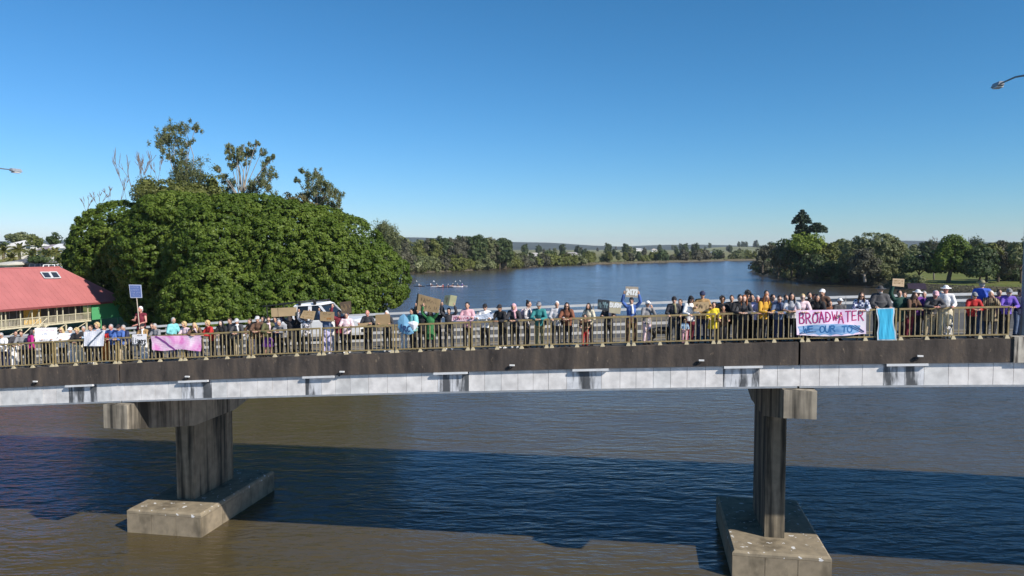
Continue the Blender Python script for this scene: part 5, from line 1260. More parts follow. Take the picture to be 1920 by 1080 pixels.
Pp(486, 590, 'lean', 'brown', 'black', ('short', 'hbrown'), 'woman in a brown top with a pale headband leaning on the rail', rot=8, hat=('cap', 'pale'))
Pp(502, 592, 'lean', 'olive', 'purple', ('short', 'hbrown'), 'woman in an olive jacket and purple skirt looking right', glasses=True, rot=35, bk='skirt', scarf='pinkw')
Pp(516, 592, 'oneup', 'navy', 'black', ('short', 'hblack'), 'person in navy with an arm up to the long cardboard sheet', t=.75, rot=10)
Pp(531, 603, 'deep', 'grey', 'black', ('short', 'hgrey'), 'person in grey bending down under the long cardboard sheet', t=.6)
Pp(545, 590, 'raised', 'black', 'black', ('short', 'hblack'), 'person in black whose raised hands hold the long cardboard sheet', t=.85)
Pp(574, 592, 'raised', 'floral', 'black', ('short', 'hblack'), 'person in a patterned top holding up the small tilted cardboard sign', t=.7)
Pp(612, 590, 'raised', 'denim', 'lilac', ('short', 'blonde'), 'person in a blue top and pale lilac trousers holding up the square cardboard sign', t=.7, bk='wide', shoes='white')
Pp(621, 596, 'idle', 'white', 'white', ('short', 'hgrey'), 'person in white standing behind the pale lilac trousers', t=1.3, bk='wide', shoes='white')
Pp(636, 580, 'raised', 'maroon', 'black', ('short', 'hbrown'), 'person in a maroon jumper with arms raised to the dark cardboard sign', t=.75, rot=20)
Pp(650, 584, 'hold', 'pinkw', 'black', ('short', 'hgrey'), 'person in pale pink and black trousers under the dark cardboard sign', t=.7, rot=12, shoes='white')
Pp(690, 580, 'hold', 'dark', 'black', ('fringe', 'hgrey'), 'balding man in a dark jacket holding a low cardboard sign at the rail', skin='redskin', t=.65)
Pp(726, 581, 'hold', 'dark', 'black', ('short', 'hwhite'), 'white-haired person in black behind the large plain brown cardboard', t=.65, shoes='white')
Pp(757, 604, 'stand', 'skyb', 'white', ('short', 'hbrown'), 'person with pale trousers behind the round blue banner', t=.95, bk='wide', child=1)
Pp(775, 577, 'hold', 'aqua', 'black', ('short', 'hblack'), 'person in a pale aqua jacket behind the round blue banner', t=.7, rot=-30, tk='puffer')
Pp(783, 573, 'idle', 'navy', 'black', ('short', 'hblack'), 'tall person in navy standing behind the pale aqua jacket', t=1.2)
Pp(793, 578, 'raised', 'black', 'black', ('short', 'hbrown'), 'person in black on the left side of the wide brown cardboard', t=.7)
Pp(807, 580, 'raised', 'green', 'black', ('long', 'hbrown'), 'woman in a green dress holding up the wide brown cardboard', t=.62, tk='dress')
Pp(819, 582, 'raised', 'black', 'black', ('short', 'hbrown'), 'person in black on the right side of the wide brown cardboard', t=.8)
Pp(842, 576, 'raised', 'dark', 'charcoal', ('short', 'hbrown'), 'person in dark clothes holding up the folded green-grey cardboard', t=.62, shoes='white')
Pp(877, 565, 'hold', 'pink', 'black', ('short', 'hblack'), 'dark-haired man in a pink shirt holding the pink lettered strip', t=.62)
Pp(910, 568, 'hold', 'white', 'black', ('short', 'hblack'), 'person in white with a black cap and sunglasses holding a white strip', glasses=True, hat=('cap', 'black'), t=.62)
Pp(942, 569, 'lean', 'black', 'black', ('short', 'hbrown'), 'person in a black cap and black coat leaning on the rail', hat=('cap', 'black'), skin='tanskin', rot=-20, shoes='white')
Pp(965, 567, 'lean', 'dark', 'black', ('short', 'hblack'), 'person with a pink headscarf and dark cardigan leaning on the rail', hat=('hood', 'pink'), shoes='white', scarf='pink')
Pp(988, 561, 'stand', 'print', 'black', ('bun', 'hblack'), 'person with a dark top knot in a grey patterned top turned sideways', rot=75, t=.6, pack='pinkw')
Pp(1012, 564, 'lean', 'teal', 'khaki', ('short', 'hbrown'), 'person in a teal jacket and grey cap with a camera bag', hat=('cap', 'grey'), glasses=True, bag='black')
Pp(1044, 563, 'stand', 'pale', 'charcoal', ('short', 'hwhite'), 'grey-haired person in a pale top with a dark shoulder strap', bag='black', rot=10)
Pp(1064, 565, 'lean', 'rust', 'black', ('long', 'hblack'), 'woman with long dark hair in a rust-brown jacket and sunglasses', glasses=True)
Pp(1105, 567, 'stand', 'cream', 'dark', ('long', 'hblack'), 'dark-haired woman in a cream wrap standing with a child', rot=-25)
Pp(1097, 588, 'stand', 'brown', 'red', ('short', 'hbrown'), 'child in red trousers in front of the cream wrap', t=.42, child=1)
Pp(1141, 583, 'hold', 'dark', 'black', ('short', 'hbrown'), 'person in black half hidden behind the black and pale lettered boards', t=.7, scarf='pinkw')
Pp(1184, 556, 'raised', 'blue', 'brown', ('short', 'hblack'), 'man in a blue shirt over a white top holding the 2472 board above his head', t=.62, scarf='white', bk='wide')
Pp(1213, 562, 'phone', 'grey', 'pinkw', ('short', 'hbrown'), 'person in a white cap and grey top with a hand raised to the face', hat=('cap', 'white'), rot=30)
Pp(1264, 554, 'stand', 'dark', 'charcoal', ('short', 'hblack'), 'person in a black beanie with a yellow-green scarf', hat=('beanie', 'black'), scarf='khaki')
Pp(1277, 566, 'stand', 'navy', 'black', ('short', 'hbrown'), 'dark-clad person tucked behind the yellow-green scarf', t=.95, rot=-30)
Pp(1294, 553, 'stand', 'white', 'maroon', ('long', 'hblack'), 'woman in a black cap and white sleeves beside a small child', hat=('cap', 'black'), rot=25)
Pp(1284, 597, 'stand', 'skyb', 'pink', ('short', 'blonde'), 'small child in pale blue and bright pink at the foot of the rail', t=.40, child=1, bk='wide')
Pp(1317, 544, 'hold', 'tan', 'navy', ('short', 'hbrown'), 'tall man in a navy cap and tan jacket holding brown cardboard', hat=('cap', 'navy'), t=.62, glasses=True)
Pp(1338, 565, 'stand', 'yellow', 'black', ('short', 'hbrown'), 'child in a bright yellow raincoat', t=.42, child=1, tk='coat')
Pp(1354, 553, 'stand', 'black', 'black', ('curly', 'hblack'), 'person with a big dark curly hairstyle and sunglasses', t=.7, skin='tanskin', glasses=True)
Pp(1356, 571, 'stand', 'brown', 'dark', ('short', 'hblack'), 'child in brown in front of the curly-haired person', t=.40, child=1)
Pp(1384, 550, 'lean', 'black', 'black', ('short', 'hblack'), 'man in a black jacket leaning on the rail left of the red-haired woman', rot=10)
Pp(1395, 551, 'lean', 'charcoal', 'black', ('long', 'ginger'), 'woman with reddish hair in a charcoal top leaning on the rail', rot=-5, skin='paleskin')
Pp(1402, 543, 'idle', 'black', 'black', ('curly', 'hblack'), 'tall person in a wide black hat at the back of the crowd', t=1.25, hat=('broad', 'black'))
Pp(1419, 552, 'lean', 'lilac', 'black', ('short', 'hgrey'), 'grey-haired man in a lilac shirt leaning on the rail', t=.62, skin='redskin')
Pp(1430, 549, 'lean', 'mustard', 'black', ('long', 'ginger'), 'woman with long chestnut hair in a mustard yellow top', rot=25)
Pp(1437, 543, 'idle', 'dark', 'black', ('short', 'hblack'), 'tall person in a dark jacket behind the mustard yellow top', t=1.2)
Pp(1460, 552, 'lean', 'denim', 'navy', ('short', 'hblack'), 'person with dark hair and sunglasses in a navy and grey jacket', glasses=True, scarf='navy')
Pp(1485, 547, 'lean', 'pale', 'black', ('long', 'hblack'), 'woman with long dark hair in a white top smiling left of the banner', rot=-10, tk='short')
Pp(1503, 549, 'lean', 'pinkw', 'navy', ('short', 'blonde'), 'fair-haired woman with sunglasses in pale pink at the left end of the banner', glasses=True, skin='paleskin')
Pp(1517, 546, 'stand', 'black', 'black', ('short', 'hblack'), 'bearded man in a black t-shirt behind the banner', t=.95, tk='short', beard='hblack')
Pp(1534, 550, 'lean', 'black', 'black', ('long', 'hblack'), 'dark-haired woman in black resting bare arms above the banner', tk='short', rot=-15)
Pp(1543, 540, 'idle', 'brown', 'dark', ('short', 'hbrown'), 'tall person in a white cap and brown coat behind the banner', hat=('cap', 'white'), t=.95, rot=-35, tk='coat')
Pp(1556, 562, 'stand', 'rust', 'dark', ('short', 'hbrown'), 'small child peeping over the middle of the banner', t=.42, child=1)
Pp(1573, 557, 'stand', 'charcoal', 'dark', ('short', 'hbrown'), 'child in a white cap and dark jacket behind the banner', t=.45, child=1, hat=('cap', 'white'), rot=20)
Pp(1614, 546, 'lean', 'plaid', 'black', ('long', 'hbrown'), 'woman with sunglasses in a blue and white checked shirt right of the banner', glasses=True, rot=-8)
Pp(1650, 534, 'stand', 'charcoal', 'black', ('short', 'hgrey'), 'big man in a dark puffer jacket and grey hat above the blue panel', tk='puffer', hat=('broad', 'charcoal'), t=.58, beard='hgrey')
Pp(1686, 542, 'oneup', 'dgreen', 'black', ('short', 'hblack'), 'person in a dark green cloak with one arm holding up a cardboard sign', t=.72, tk='coat', mir=True)
Pp(1707, 546, 'lean', 'brown', 'maroon', ('long', 'hbrown'), 'woman with brown hair in dark brown leaning left of the purple top', t=.7, rot=25)
Pp(1719, 541, 'stand', 'purple', 'dark', ('short', 'hbrown'), 'person in a white brimmed hat and purple top', hat=('broad', 'white'), t=.9, rot=15)
Pp(1733, 548, 'stand', 'purple', 'dark', ('short', 'hgrey'), 'person in purple behind the man in the faded pink cap', t=1.15, rot=-20)
Pp(1746, 542, 'deep', 'charcoal', 'beige', ('short', 'hgrey'), 'red-faced man in a faded pink cap and dark jacket with beige trousers', hat=('cap', 'pink'), skin='redskin', t=.55)
Pp(1763, 547, 'stand', 'denim', 'charcoal', ('short', 'hgrey'), 'person in a grey-blue shirt squeezed behind the white shirt', t=1.0, rot=20)
Pp(1774, 533, 'stand', 'white', 'cream', ('short', 'hgrey'), 'man in a white hat, white shirt and cream trousers', hat=('broad', 'white'), rot=-22, skin='redskin', bk='wide')
Pp(1823, 549, 'lean', 'red', 'black', ('short', 'hgrey'), 'person in a red jacket, grey cap and sunglasses with clasped hands', hat=('cap', 'grey'), glasses=True)
Pp(1842, 523, 'idle', 'royal', 'denim', ('short', 'hgrey'), 'man in an olive hat and royal blue shirt with his back to the railing', rot=172, t=1.25, hat=('broad', 'khaki'), tk='short')
Pp(1858, 544, 'phone', 'stripe', 'black', ('short', 'hwhite'), 'white-haired person in a striped brown jumper with a hand at the mouth', rot=-18, tk='coat')
Pp(1887, 539, 'lean', 'violet', 'black', ('short', 'hgrey'), 'man in a grey cap and violet shirt with forearms folded on the rail', hat=('cap', 'grey'), t=.58, beard='hgrey')
Pp(1872, 551, 'stand', 'purple', 'black', ('short', 'hbrown'), 'person in dark purple half hidden between the striped jumper and violet shirt', t=1.1)
Pp(1911, 547, 'stand', 'navy', 'denim', ('short', 'hbrown'), 'person in navy at the right end of the railing beside the lamp post', t=.85, rot=25)

for x_, y_, ps, tp, hr_, lb in ((96, 614, 'stand', 'dark', 'hbrown', 'dark-topped person half hidden behind the larger white placard'), (158, 612, 'stand', 'charcoal', 'hgrey', 'person in dark grey between the black jacket and the white banner'),
        (287, 610, 'lean', 'black', 'hbrown', 'dark-clothed person between the Lismore placard and the pink banner'), (433, 602, 'stand', 'dark', 'hbrown', 'dark figure between the black-clad woman and the white cap'),
        (495, 594, 'stand', 'black', 'hblack', 'dark-haired person squeezed between the headband and olive jacket'), (557, 592, 'raised', 'black', 'hbrown', 'person in black under the right end of the long cardboard sheet'),
        (1372, 552, 'stand', 'dark', 'hbrown', 'person in dark clothes left of the black leather-like jacket'), (1410, 550, 'stand', 'black', 'hblack', 'dark figure between the wide black hat and the lilac shirt'),
        (1447, 550, 'stand', 'navy', 'hblack', 'person in navy right of the mustard yellow top'), (1472, 551, 'stand', 'black', 'hbrown', 'dark-clothed person between the grey jacket and the white top'),
        (1525, 549, 'stand', 'maroon', 'hbrown', 'person in maroon between the two black t-shirts'), (1697, 549, 'stand', 'dark', 'hbrown', 'dark figure between the green cloak and the brown-haired woman')):
    Pp(x_, y_, ps, tp, 'black', ('short', hr_), lb, t=1.0, rot=rnd.uniform(-30, 30))

# dogs
def dog(px, t, base, patch, label, rot, k=.62):
    s_ = ont(px, 640, t)[0]; root = empty('dog', BP(s_, t, zk(s_) - .02), label, 'dog', rz=BROT + R(rot)); root.scale = (k, k, k)
    mb = MB()
    chain(mb, [(-.38, 0, .60), (-.15, 0, .60), (.15, 0, .61), (.36, 0, .62)], [(.12, .11), (.12, .14), (.15, .17), (.12, .14)], 12)
    chain(mb, [(.36, 0, .66), (.50, 0, .84)], [.10, .08]); mb.ball((.57, 0, .90), (.10, .075, .08), 12, 8); chain(mb, [(.62, 0, .88), (.75, 0, .85)], [.05, .032])
    for y in (-.05, .05): mb.tube([(.52, y, .95), (.49, y * 1.5, 1.03)], [.03, .008], 6)
    for y in (-.08, .08):
        chain(mb, [(.30, y, .55), (.30, y, .30), (.32, y, .04)], [.06, .035, .025]); chain(mb, [(.32, y, .03), (.37, y, .02)], [.025, .022], 6)
        chain(mb, [(-.33, y, .55), (-.26, y, .34), (-.40, y, .22), (-.37, y, .04)], [.09, .05, .03, .025]); chain(mb, [(-.37, y, .03), (-.31, y, .02)], [.025, .022], 6)
    chain(mb, [(-.46, 0, .64), (-.60, 0, .58), (-.68, 0, .66)], [.03, .03, .02], 6)
    part('body', fuse(mb, 'dog_body', .016, 2), CM(base, 'hair'), root)
    mb = MB(); mb.tube([(-.30, 0, .61), (-.05, 0, .62), (.12, 0, .62)], [(.11, .125), (.145, .16), (.14, .16)], 12); mb.ball((.555, 0, .92), (.095, .080, .075), 10, 8)
    part('coat_patch', fuse(mb, 'dog_patch', .018, 2), CM(patch, 'hair'), root)
dog(1779, .45, 'hwhite', 'hblack', 'black and white dog standing behind the railing at the feet of the white-shirted man', 60)
dog(1238, .55, 'hblack', 'hblack', 'black dog behind the railing right of the person in the white cap', 20, .8)
# ------------------------------------------------------------------ placards and banners
GLY = {
 'B': [[(0, 1), (0, 0), (.6, .02), (.75, .2), (.6, .42), (0, .48)], [(.5, .46), (.85, .62), (.8, .88), (.5, 1), (0, 1)]],
 'R': [[(0, 1), (.02, 0), (.6, .02), (.8, .2), (.65, .42), (.05, .5)], [(.35, .5), (.9, 1)]], 'O': [[(.5, 0), (.15, .12), (0, .5), (.15, .9), (.5, 1), (.85, .88), (1, .5), (.85, .1), (.5, 0)]],
 'A': [[(0, 1), (.45, 0), (.9, 1)], [(.15, .65), (.78, .62)]], 'D': [[(.05, 0), (0, 1), (.5, .95), (.88, .6), (.8, .25), (.45, .02), (0, 0)]], 'W': [[(0, 0), (.25, 1), (.5, .35), (.75, 1), (1, 0)]],
 'T': [[(0, .03), (1, 0)], [(.5, .02), (.48, 1)]], 'E': [[(.85, 0), (.05, .03), (0, 1), (.85, .97)], [(.03, .5), (.65, .48)]], 'U': [[(0, 0), (.05, .75), (.4, 1), (.8, .85), (.9, 0)]], 'C': [[(.85, .15), (.5, 0), (.1, .25), (.05, .7), (.4, 1), (.85, .88)]],
 'N': [[(0, 1), (.03, 0), (.85, 1), (.9, 0)]], 'S': [[(.85, .1), (.4, 0), (.08, .2), (.35, .47), (.8, .65), (.7, .92), (.1, .97)]], 'L': [[(.05, 0), (0, 1), (.75, .97)]],
 '2': [[(.05, .2), (.4, 0), (.8, .15), (.7, .5), (.05, 1), (.9, .97)]], '4': [[(.7, 1), (.72, 0), (.0, .65), (.95, .62)]], '7': [[(0, .03), (.9, 0), (.35, 1)]],
 'i': [[(.5, .42), (.5, 1)], [(.48, .2), (.54, .24)]], 's': [[(.85, .45), (.3, .4), (.15, .6), (.8, .75), (.75, .97), (.1, 1)]], 'm': [[(0, 1), (.03, .42)], [(.03, .6), (.25, .42), (.45, .55), (.45, 1)], [(.45, .6), (.7, .42), (.95, .55), (.95, 1)]],
 'o': [[(.5, .4), (.1, .6), (.15, .95), (.6, 1), (.9, .75), (.75, .45), (.5, .4)]], 'r': [[(.1, 1), (.12, .42)], [(.12, .62), (.45, .42), (.85, .48)]], 'e': [[(.1, .7), (.85, .65), (.7, .42), (.25, .42), (.1, .7), (.3, 1), (.85, .92)]], ' ': [],
}
class Txt(list): pass
def strokes(txt, u0, u1, v0, v1, gap=.22, seed=0):
    g = random.Random(seed); n = len(txt); cw = (u1 - u0) / (n + gap * (n - 1)); out = Txt(); out.glyphs = []
    for i, ch in enumerate(txt):
        x = u0 + i * cw * (1 + gap); sk = g.uniform(-.10, .10); hs = g.uniform(.90, 1.10)
        if ch == 'i': cwi = cw
        j = g.uniform(-.07, .07)
        gl_ = [[(x + (p[0] + sk * (p[1] - .5)) * cw, v0 + (p[1] * hs + j) * (v1 - v0)) for p in pl] for pl in GLY[ch]]; out.extend(gl_); out.glyphs.append(gl_)
    return out
def scribble(u0, u1, v0, v1, n, seed):                 # writing too small in the photograph to be read
    g = random.Random(seed); out = []; w_ = (u1 - u0) / n
    for i in range(n):
        if g.random() < .15: continue
        x = u0 + i * w_
        out.append([(x + g.uniform(0, .7) * w_, v0 + g.random() * (v1 - v0)) for _ in range(g.choice([2, 3, 3, 4]))])
    return out
def surf(c, wav, ph):
    tl, tr, br, bl = c
    def f(u, v, off=0.0):
        p = tl.lerp(tr, u).lerp(bl.lerp(br, u), v)
        w_ = wav * (math.sin(u * 17 + ph + v * 2.5) * .5 + math.sin(u * 7 - v * 4 + ph * 2) * .5 + .4 * math.sin(v * 9 + u * 23))
        return p - DT * (w_ + off)
    return f
def sheet(name, f, m, th, nu, nv, parent=None, origin=None, edge=None):
    mb = MB(); vs = []; fs = []
    for k, o in enumerate((0.0, -th)):
        for j in range(nv + 1):
            for i in range(nu + 1):
                u, v = i / nu, j / nv
                if edge: v = v * (1 + edge(u))
                vs.append(f(u, v, o))
    N = (nu + 1) * (nv + 1)
    for j in range(nv):
        for i in range(nu):
            a = j * (nu + 1) + i; fs.append((a, a + nu + 1, a + nu + 2, a + 1)); fs.append((N + a, N + a + 1, N + a + nu + 2, N + a + nu + 1))
    for i in range(nu):
        a = i; fs.append((a, a + 1, N + a + 1, N + a)); a = nv * (nu + 1) + i; fs.append((a + 1, a, N + a, N + a + 1))
    for j in range(nv):
        a = j * (nu + 1); fs.append((a + nu + 1, a, N + a, N + a + nu + 1)); a = a + nu; fs.append((a, a + nu + 1, N + a + nu + 1, N + a))
    mb.add(vs, fs); return mb.build(name, m, parent, origin, smooth=False)
def paint(f, lines, width, m, parent, name='lettering', asp=1.0):
    if name == 'lettering' and isinstance(lines, Txt):
        for g_ in lines.glyphs:
            if g_: (paint(f, g_, width, m, parent, 'letter'))
        return
    mb = MB()
    for pl in lines:
        P_ = []
        for (a, b) in zip(pl[:-1], pl[1:]):
            n = max(1, int(math.hypot(b[0] - a[0], b[1] - a[1]) / .03))
            P_ += [(a[0] + (b[0] - a[0]) * i / n, a[1] + (b[1] - a[1]) * i / n) for i in range(n)]
        P_.append(pl[-1])
        for i, (a, b) in enumerate(zip(P_[:-1], P_[1:])):
            A_, B_ = f(*a, .004), f(*b, .004); d = (B_ - A_)
            if d.length < 1e-6: continue
            d.normalize(); s = d.cross(DT).normalized() * width / 2
            q = [A_ - s - d * width * .2, B_ - s + d * width * .2, B_ + s + d * width * .2, A_ + s - d * width * .2]
            e = DT * (-.002 - .0004 * (i % 3))
            mb.hexa([v for v in q] + [v + e for v in q])
    o = mb.build(name, m, parent)
    if name == 'lettering' and len(lines) > 1: o['kind'] = 'stuff'
    return o
def corners(c, t):
    out = []
    for k, (x, y) in enumerate(c):
        tt = t[k] if isinstance(t, (list, tuple)) else t
        s_, z = ont(x, y, tt); out.append(BP(s_, tt, z))
    return out
PAINT = lambda nm, c: mat('paint_' + nm, c, .7, .15, 20)
CARD = mat('brown_cardboard', (.36, .25, .13), .9, .12, 3.0, .1); CARD2 = mat('tan_cardboard', (.46, .33, .18), .9, .12, 3.0, .1); CARD3 = mat('dark_cardboard', (.12, .085, .055), .9, .2, 4.0, .1)
def placard(c, t, m, label, cat='placard', name='placard', th=.006, wav=.0, ph=0, nu=2, nv=2, marks=(), edge=None):
    q = corners(c, t); cen = sum(q, Vector()) / 4
    root = empty(name, cen, label, cat); f = surf(q, wav, ph)
    sheet('board' if wav < .006 else 'cloth', f, m, th, nu, nv, root, edge=edge)
    for lines, wd_, pm in marks: paint(f, lines, wd_, pm, root)
    return root, f
WHT = mat('white_card', (.86, .84, .83), .7, .04, 4); BLK = PAINT('black', (.01, .01, .012))
placard([(65, 615), (107, 614), (106, 641), (66, 642)], [.62, .62, .42, .42], WHT, 'larger upright white placard with faint writing above the rail at the far left', marks=[(scribble(.1, .9, .10, .24, 14, 1), .012, PAINT('faint_red', (.65, .4, .42))), (scribble(.35, .6, .35, .55, 4, 2), .02, PAINT('faint_blue', (.45, .5, .6))), (scribble(.2, .8, .8, .93, 12, 3), .014, PAINT('grey', (.15, .15, .18)))])
placard([(111, 625), (148, 624), (141, 640), (105, 641)], [.58, .58, .40, .40], WHT, 'slanting white placard held low beside the larger white placard', marks=[(scribble(.1, .9, .2, .5, 12, 4), .012, PAINT('faint_red', (.65, .4, .42)))])
CLW = mat('white_cloth', (.80, .80, .84), .85, .06, 4)
r_, f_ = placard([(158, 622), (197, 619), (194, 649), (157, 649)], .085, CLW, 'white cloth banner crossed by one long grey streak hanging over the rail', 'banner', 'banner', .004, .015, 1, 14, 8,
    marks=[([[(.88, .06), (.70, .28), (.52, .5), (.38, .72), (.24, .97)]], .075, PAINT('slate', (.10, .14, .20)))])
placard([(248, 627), (275, 626), (275, 645), (248, 645)], .09, WHT, 'small white placard with Lismore written in black', marks=[(strokes('Lismore', .06, .95, .32, .92, .15, 3), .028, BLK), (scribble(.35, .72, .06, .22, 5, 6), .018, BLK)])
PB = bpy.data.materials.new('pink_tie_dye_cloth'); PB.use_nodes = True
def cloth_grad(m, stops, sc_=(1, 1, 1), ns=3.0):
    n = m.node_tree; b = n.nodes['Principled BSDF']; tc = n.nodes.new('ShaderNodeTexCoord'); nz = n.nodes.new('ShaderNodeTexNoise'); nz.inputs['Scale'].default_value = ns; nz.inputs['Detail'].default_value = 4; nz.inputs['Distortion'].default_value = .6
    mp = n.nodes.new('ShaderNodeMapping'); mp.inputs['Scale'].default_value = sc_
    n.links.new(tc.outputs['Object'], mp.inputs[0]); n.links.new(mp.outputs[0], nz.inputs['Vector']); r = ramp(n, stops); n.links.new(nz.outputs[0], r.inputs[0]); n.links.new(r.outputs[0], b.inputs['Base Color']); b.inputs['Roughness'].default_value = .85
cloth_grad(PB, [(.32, (.68, .14, .44)), (.45, (.78, .34, .62)), (.58, (.84, .54, .72)), (.72, (.86, .72, .80))], (1, 1, .8), 2.2)
placard([(283, 630), (377, 629), (377, 657), (286, 656)], .085, PB, 'wide pink tie-dyed cloth banner with a dark diagonal fold on the left railing', 'banner', 'banner', .004, .022, 0, 36, 8, edge=lambda u: .06 * math.sin(u * 8),
    marks=[([[(.10, .03), (.22, .32), (.30, .52), (.40, .80), (.46, .98)]], .07, PAINT('violet', (.22, .05, .24)))])
placard([(508, 578), (556, 576), (557, 592), (509, 594.5)], .62, CARD2, 'long plain cardboard sheet with a fold line held up at the left of the ute', marks=[([[(.27, .02), (.27, .98)]], .012, CARD3)])
placard([(569, 582), (592, 583.5), (588, 600), (562, 596)], .48, CARD2, 'small tilted cardboard sign with rows of faint writing', marks=[(scribble(.15, .9, .1, .28, 9, 11) + scribble(.15, .9, .4, .58, 9, 12) + scribble(.15, .9, .7, .88, 9, 13), .014, PAINT('ochre', (.30, .17, .04)))])
placard([(600, 584), (627, 585), (626, 603), (600, 601.5)], .48, CARD, 'square cardboard sign with orange marks near its foot', marks=[(scribble(.15, .9, .12, .32, 8, 14), .014, CARD3), (scribble(.3, .85, .58, .82, 6, 15), .022, PAINT('orange', (.45, .16, .02)))])
placard([(636, 567), (658, 564), (659, 587), (641, 588)], .55, CARD3, 'dark brown cardboard sign held over the bonnet of the ute', marks=[(scribble(.1, .9, .2, .8, 12, 16), .012, CARD)])
placard([(671, 607), (697, 604), (697, 612), (671, 612)], .30, CARD2, 'low strip of tan cardboard held at the rail by the balding man')
placard([(704, 590), (731, 589), (732, 613), (704, 614)], .28, CARD, 'large plain brown cardboard square hiding the white-haired person')
placard([(785, 551), (827, 562), (822, 587), (782, 582)], [.50, .42, .42, .50], CARD, 'wide brown cardboard box sheet held up by three people', th=.012, nu=6, wav=.004, marks=[(scribble(.12, .9, .15, .45, 12, 17) + scribble(.12, .9, .55, .85, 12, 18), .014, CARD3)])
placard([(783, 549), (785, 551), (782, 582), (778, 578)], [.62, .50, .50, .62], CARD3, 'dark side flap of the wide brown cardboard box sheet')
placard([(834, 554), (845, 553), (841, 573), (831, 570)], [.46, .40, .40, .46], mat('grey_green_card', (.17, .20, .14), .9, .15, 4), 'left dark half of the folded green-grey cardboard', marks=[(scribble(.2, .8, .2, .8, 5, 19), .012, CARD3)])
placard([(845, 553), (857, 555), (853, 575), (841, 573)], [.40, .46, .46, .40], mat('pale_green_card', (.34, .34, .20), .9, .15, 4), 'right pale half of the folded green-grey cardboard')
placard([(848, 591), (889, 592), (888, 602), (847, 602)], .30, mat('pink_card', (.74, .52, .58), .8, .08, 4), 'pink strip with red capital letters held by the man in the pink shirt', 'banner', 'banner', .004, .006, 0, 10, 3, marks=[(scribble(.07, .93, .15, .85, 20, 20), .018, PAINT('crimson', (.35, .03, .10)))])
placard([(889, 592), (924, 586), (925, 597), (890, 599)], .32, mat('pale_blue_cloth', (.52, .58, .68), .8, .05, 4), 'pale white-blue strip of cloth held by the person in the black cap', 'banner', 'banner', .004, .010, 2, 10, 4)
placard([(1121, 561), (1143, 563), (1142, 583), (1120, 580)], .34, mat('black_card', (.025, .035, .045), .8, .2, 4), 'small black board with teal-white scrawled letters', marks=[(scribble(.1, .9, .15, .8, 12, 21), .018, PAINT('pale_teal', (.22, .34, .36)))])
placard([(1143, 565), (1166, 567), (1163, 589), (1142, 586)], .34, mat('khaki_card', (.42, .38, .26), .85, .12, 4), 'khaki cardboard with BURN painted in white', marks=[(strokes('BURN', .06, .95, .12, .5, .2, 7), .04, PAINT('white', (.82, .82, .78)))])
placard([(1173, 537), (1197, 538), (1196, 558), (1173, 557)], .42, mat('grey_brown_card', (.38, .32, .25), .85, .1, 4), 'grey-brown cardboard with 2472 in thick white figures held overhead', marks=[(strokes('2472', .06, .95, .28, .80, .18, 9), .058, PAINT('white', (.82, .82, .78)))])
placard([(1300, 566), (1330, 566), (1329, 584), (1301, 584)], .26, CARD2, 'brown cardboard held at the chest of the tall man in the navy cap', marks=[(scribble(.15, .85, .2, .8, 12, 23), .014, CARD3)])
placard([(1674, 522), (1696, 523), (1695, 538), (1673, 536)], .55, mat('peach_card', (.60, .44, .28), .85, .06, 4), 'pale peach cardboard sign raised by the dark green cloak', marks=[(scribble(.12, .9, .2, .35, 10, 24) + scribble(.12, .9, .5, .65, 10, 25), .01, PAINT('ochre', (.30, .17, .04)))])
placard([(1701, 531), (1735, 531), (1738, 543), (1703, 541)], .95, mat('plum_card', (.035, .022, .045), .8, .1, 4), 'dark plum-coloured board held behind the purple top')
# the big banner: pink above, blue scallop below
BW = bpy.data.materials.new('pink_white_banner_cloth'); BW.use_nodes = True
cloth_grad(BW, [(.3, (.80, .52, .80)), (.5, (.86, .70, .84)), (.7, (.88, .82, .86))], (1, 1, 1), 1.4)
q = corners([(1492, 582), (1624, 579.5), (1624, 626), (1494, 628)], .085); root = empty('banner', sum(q, Vector()) / 4, 'large pink and white banner reading BROADWATER in crimson with blue lettering below', 'banner')
f_ = surf(q, .022, .4)
sheet('cloth', f_, BW, .004, 60, 16, root, edge=lambda u: .075 * math.sin(min(1, max(0, (u - .02) / .93)) * math.pi) - .0)
CR = PAINT('crimson_pink', (.50, .015, .16)); PU = PAINT('plum', (.16, .02, .20))
ws = strokes('BROADWATER', .05, .97, .09, .50, .26, 5)
paint(f_, ws, .034, CR, root); paint(f_, [[(x + .006, y + .012) for x, y in pl] for pl in strokes('BROAD', .05, .505, .10, .50, .20, 5)], .014, PU, root)
def bluepatch():
    mb = MB(); n = 40; vs = []
    for k, o in enumerate((.0025, .0012)):
        for i in range(n + 1):
            u = .02 + .90 * i / n; e = 1 + .075 * math.sin(min(1, max(0, (u - .02) / .93)) * math.pi)
            a, b = .66 - .08 * math.sin(math.pi * i / n), (e - .02) - .06 * abs(math.sin(i * .45))
            if i in (0, n): b = a + .03
            for j in range(7): vs.append(f_(u, a + (b - a) * j / 6, o + .0005))
    N = (n + 1) * 7; fs = []
    for i in range(n):
        for j in range(6):
            a = i * 7 + j; fs.append((a, a + 1, a + 8, a + 7)); fs.append((N + a, N + a + 7, N + a + 8, N + a + 1))
    mb.add(vs, fs)
    m = bpy.data.materials.new('blue_wash_paint'); m.use_nodes = True; cloth_grad(m, [(.3, (.08, .22, .48)), (.5, (.22, .42, .68)), (.7, (.46, .58, .78))], (1, 1, 3), 2.5)
    mb.build('blue_wash', m, root)
bluepatch()
paint(f_, strokes('WE OUR TO', .10, .80, .66, .92, .16, 8), .04, PAINT('deep_blue', (.02, .14, .36)), root)
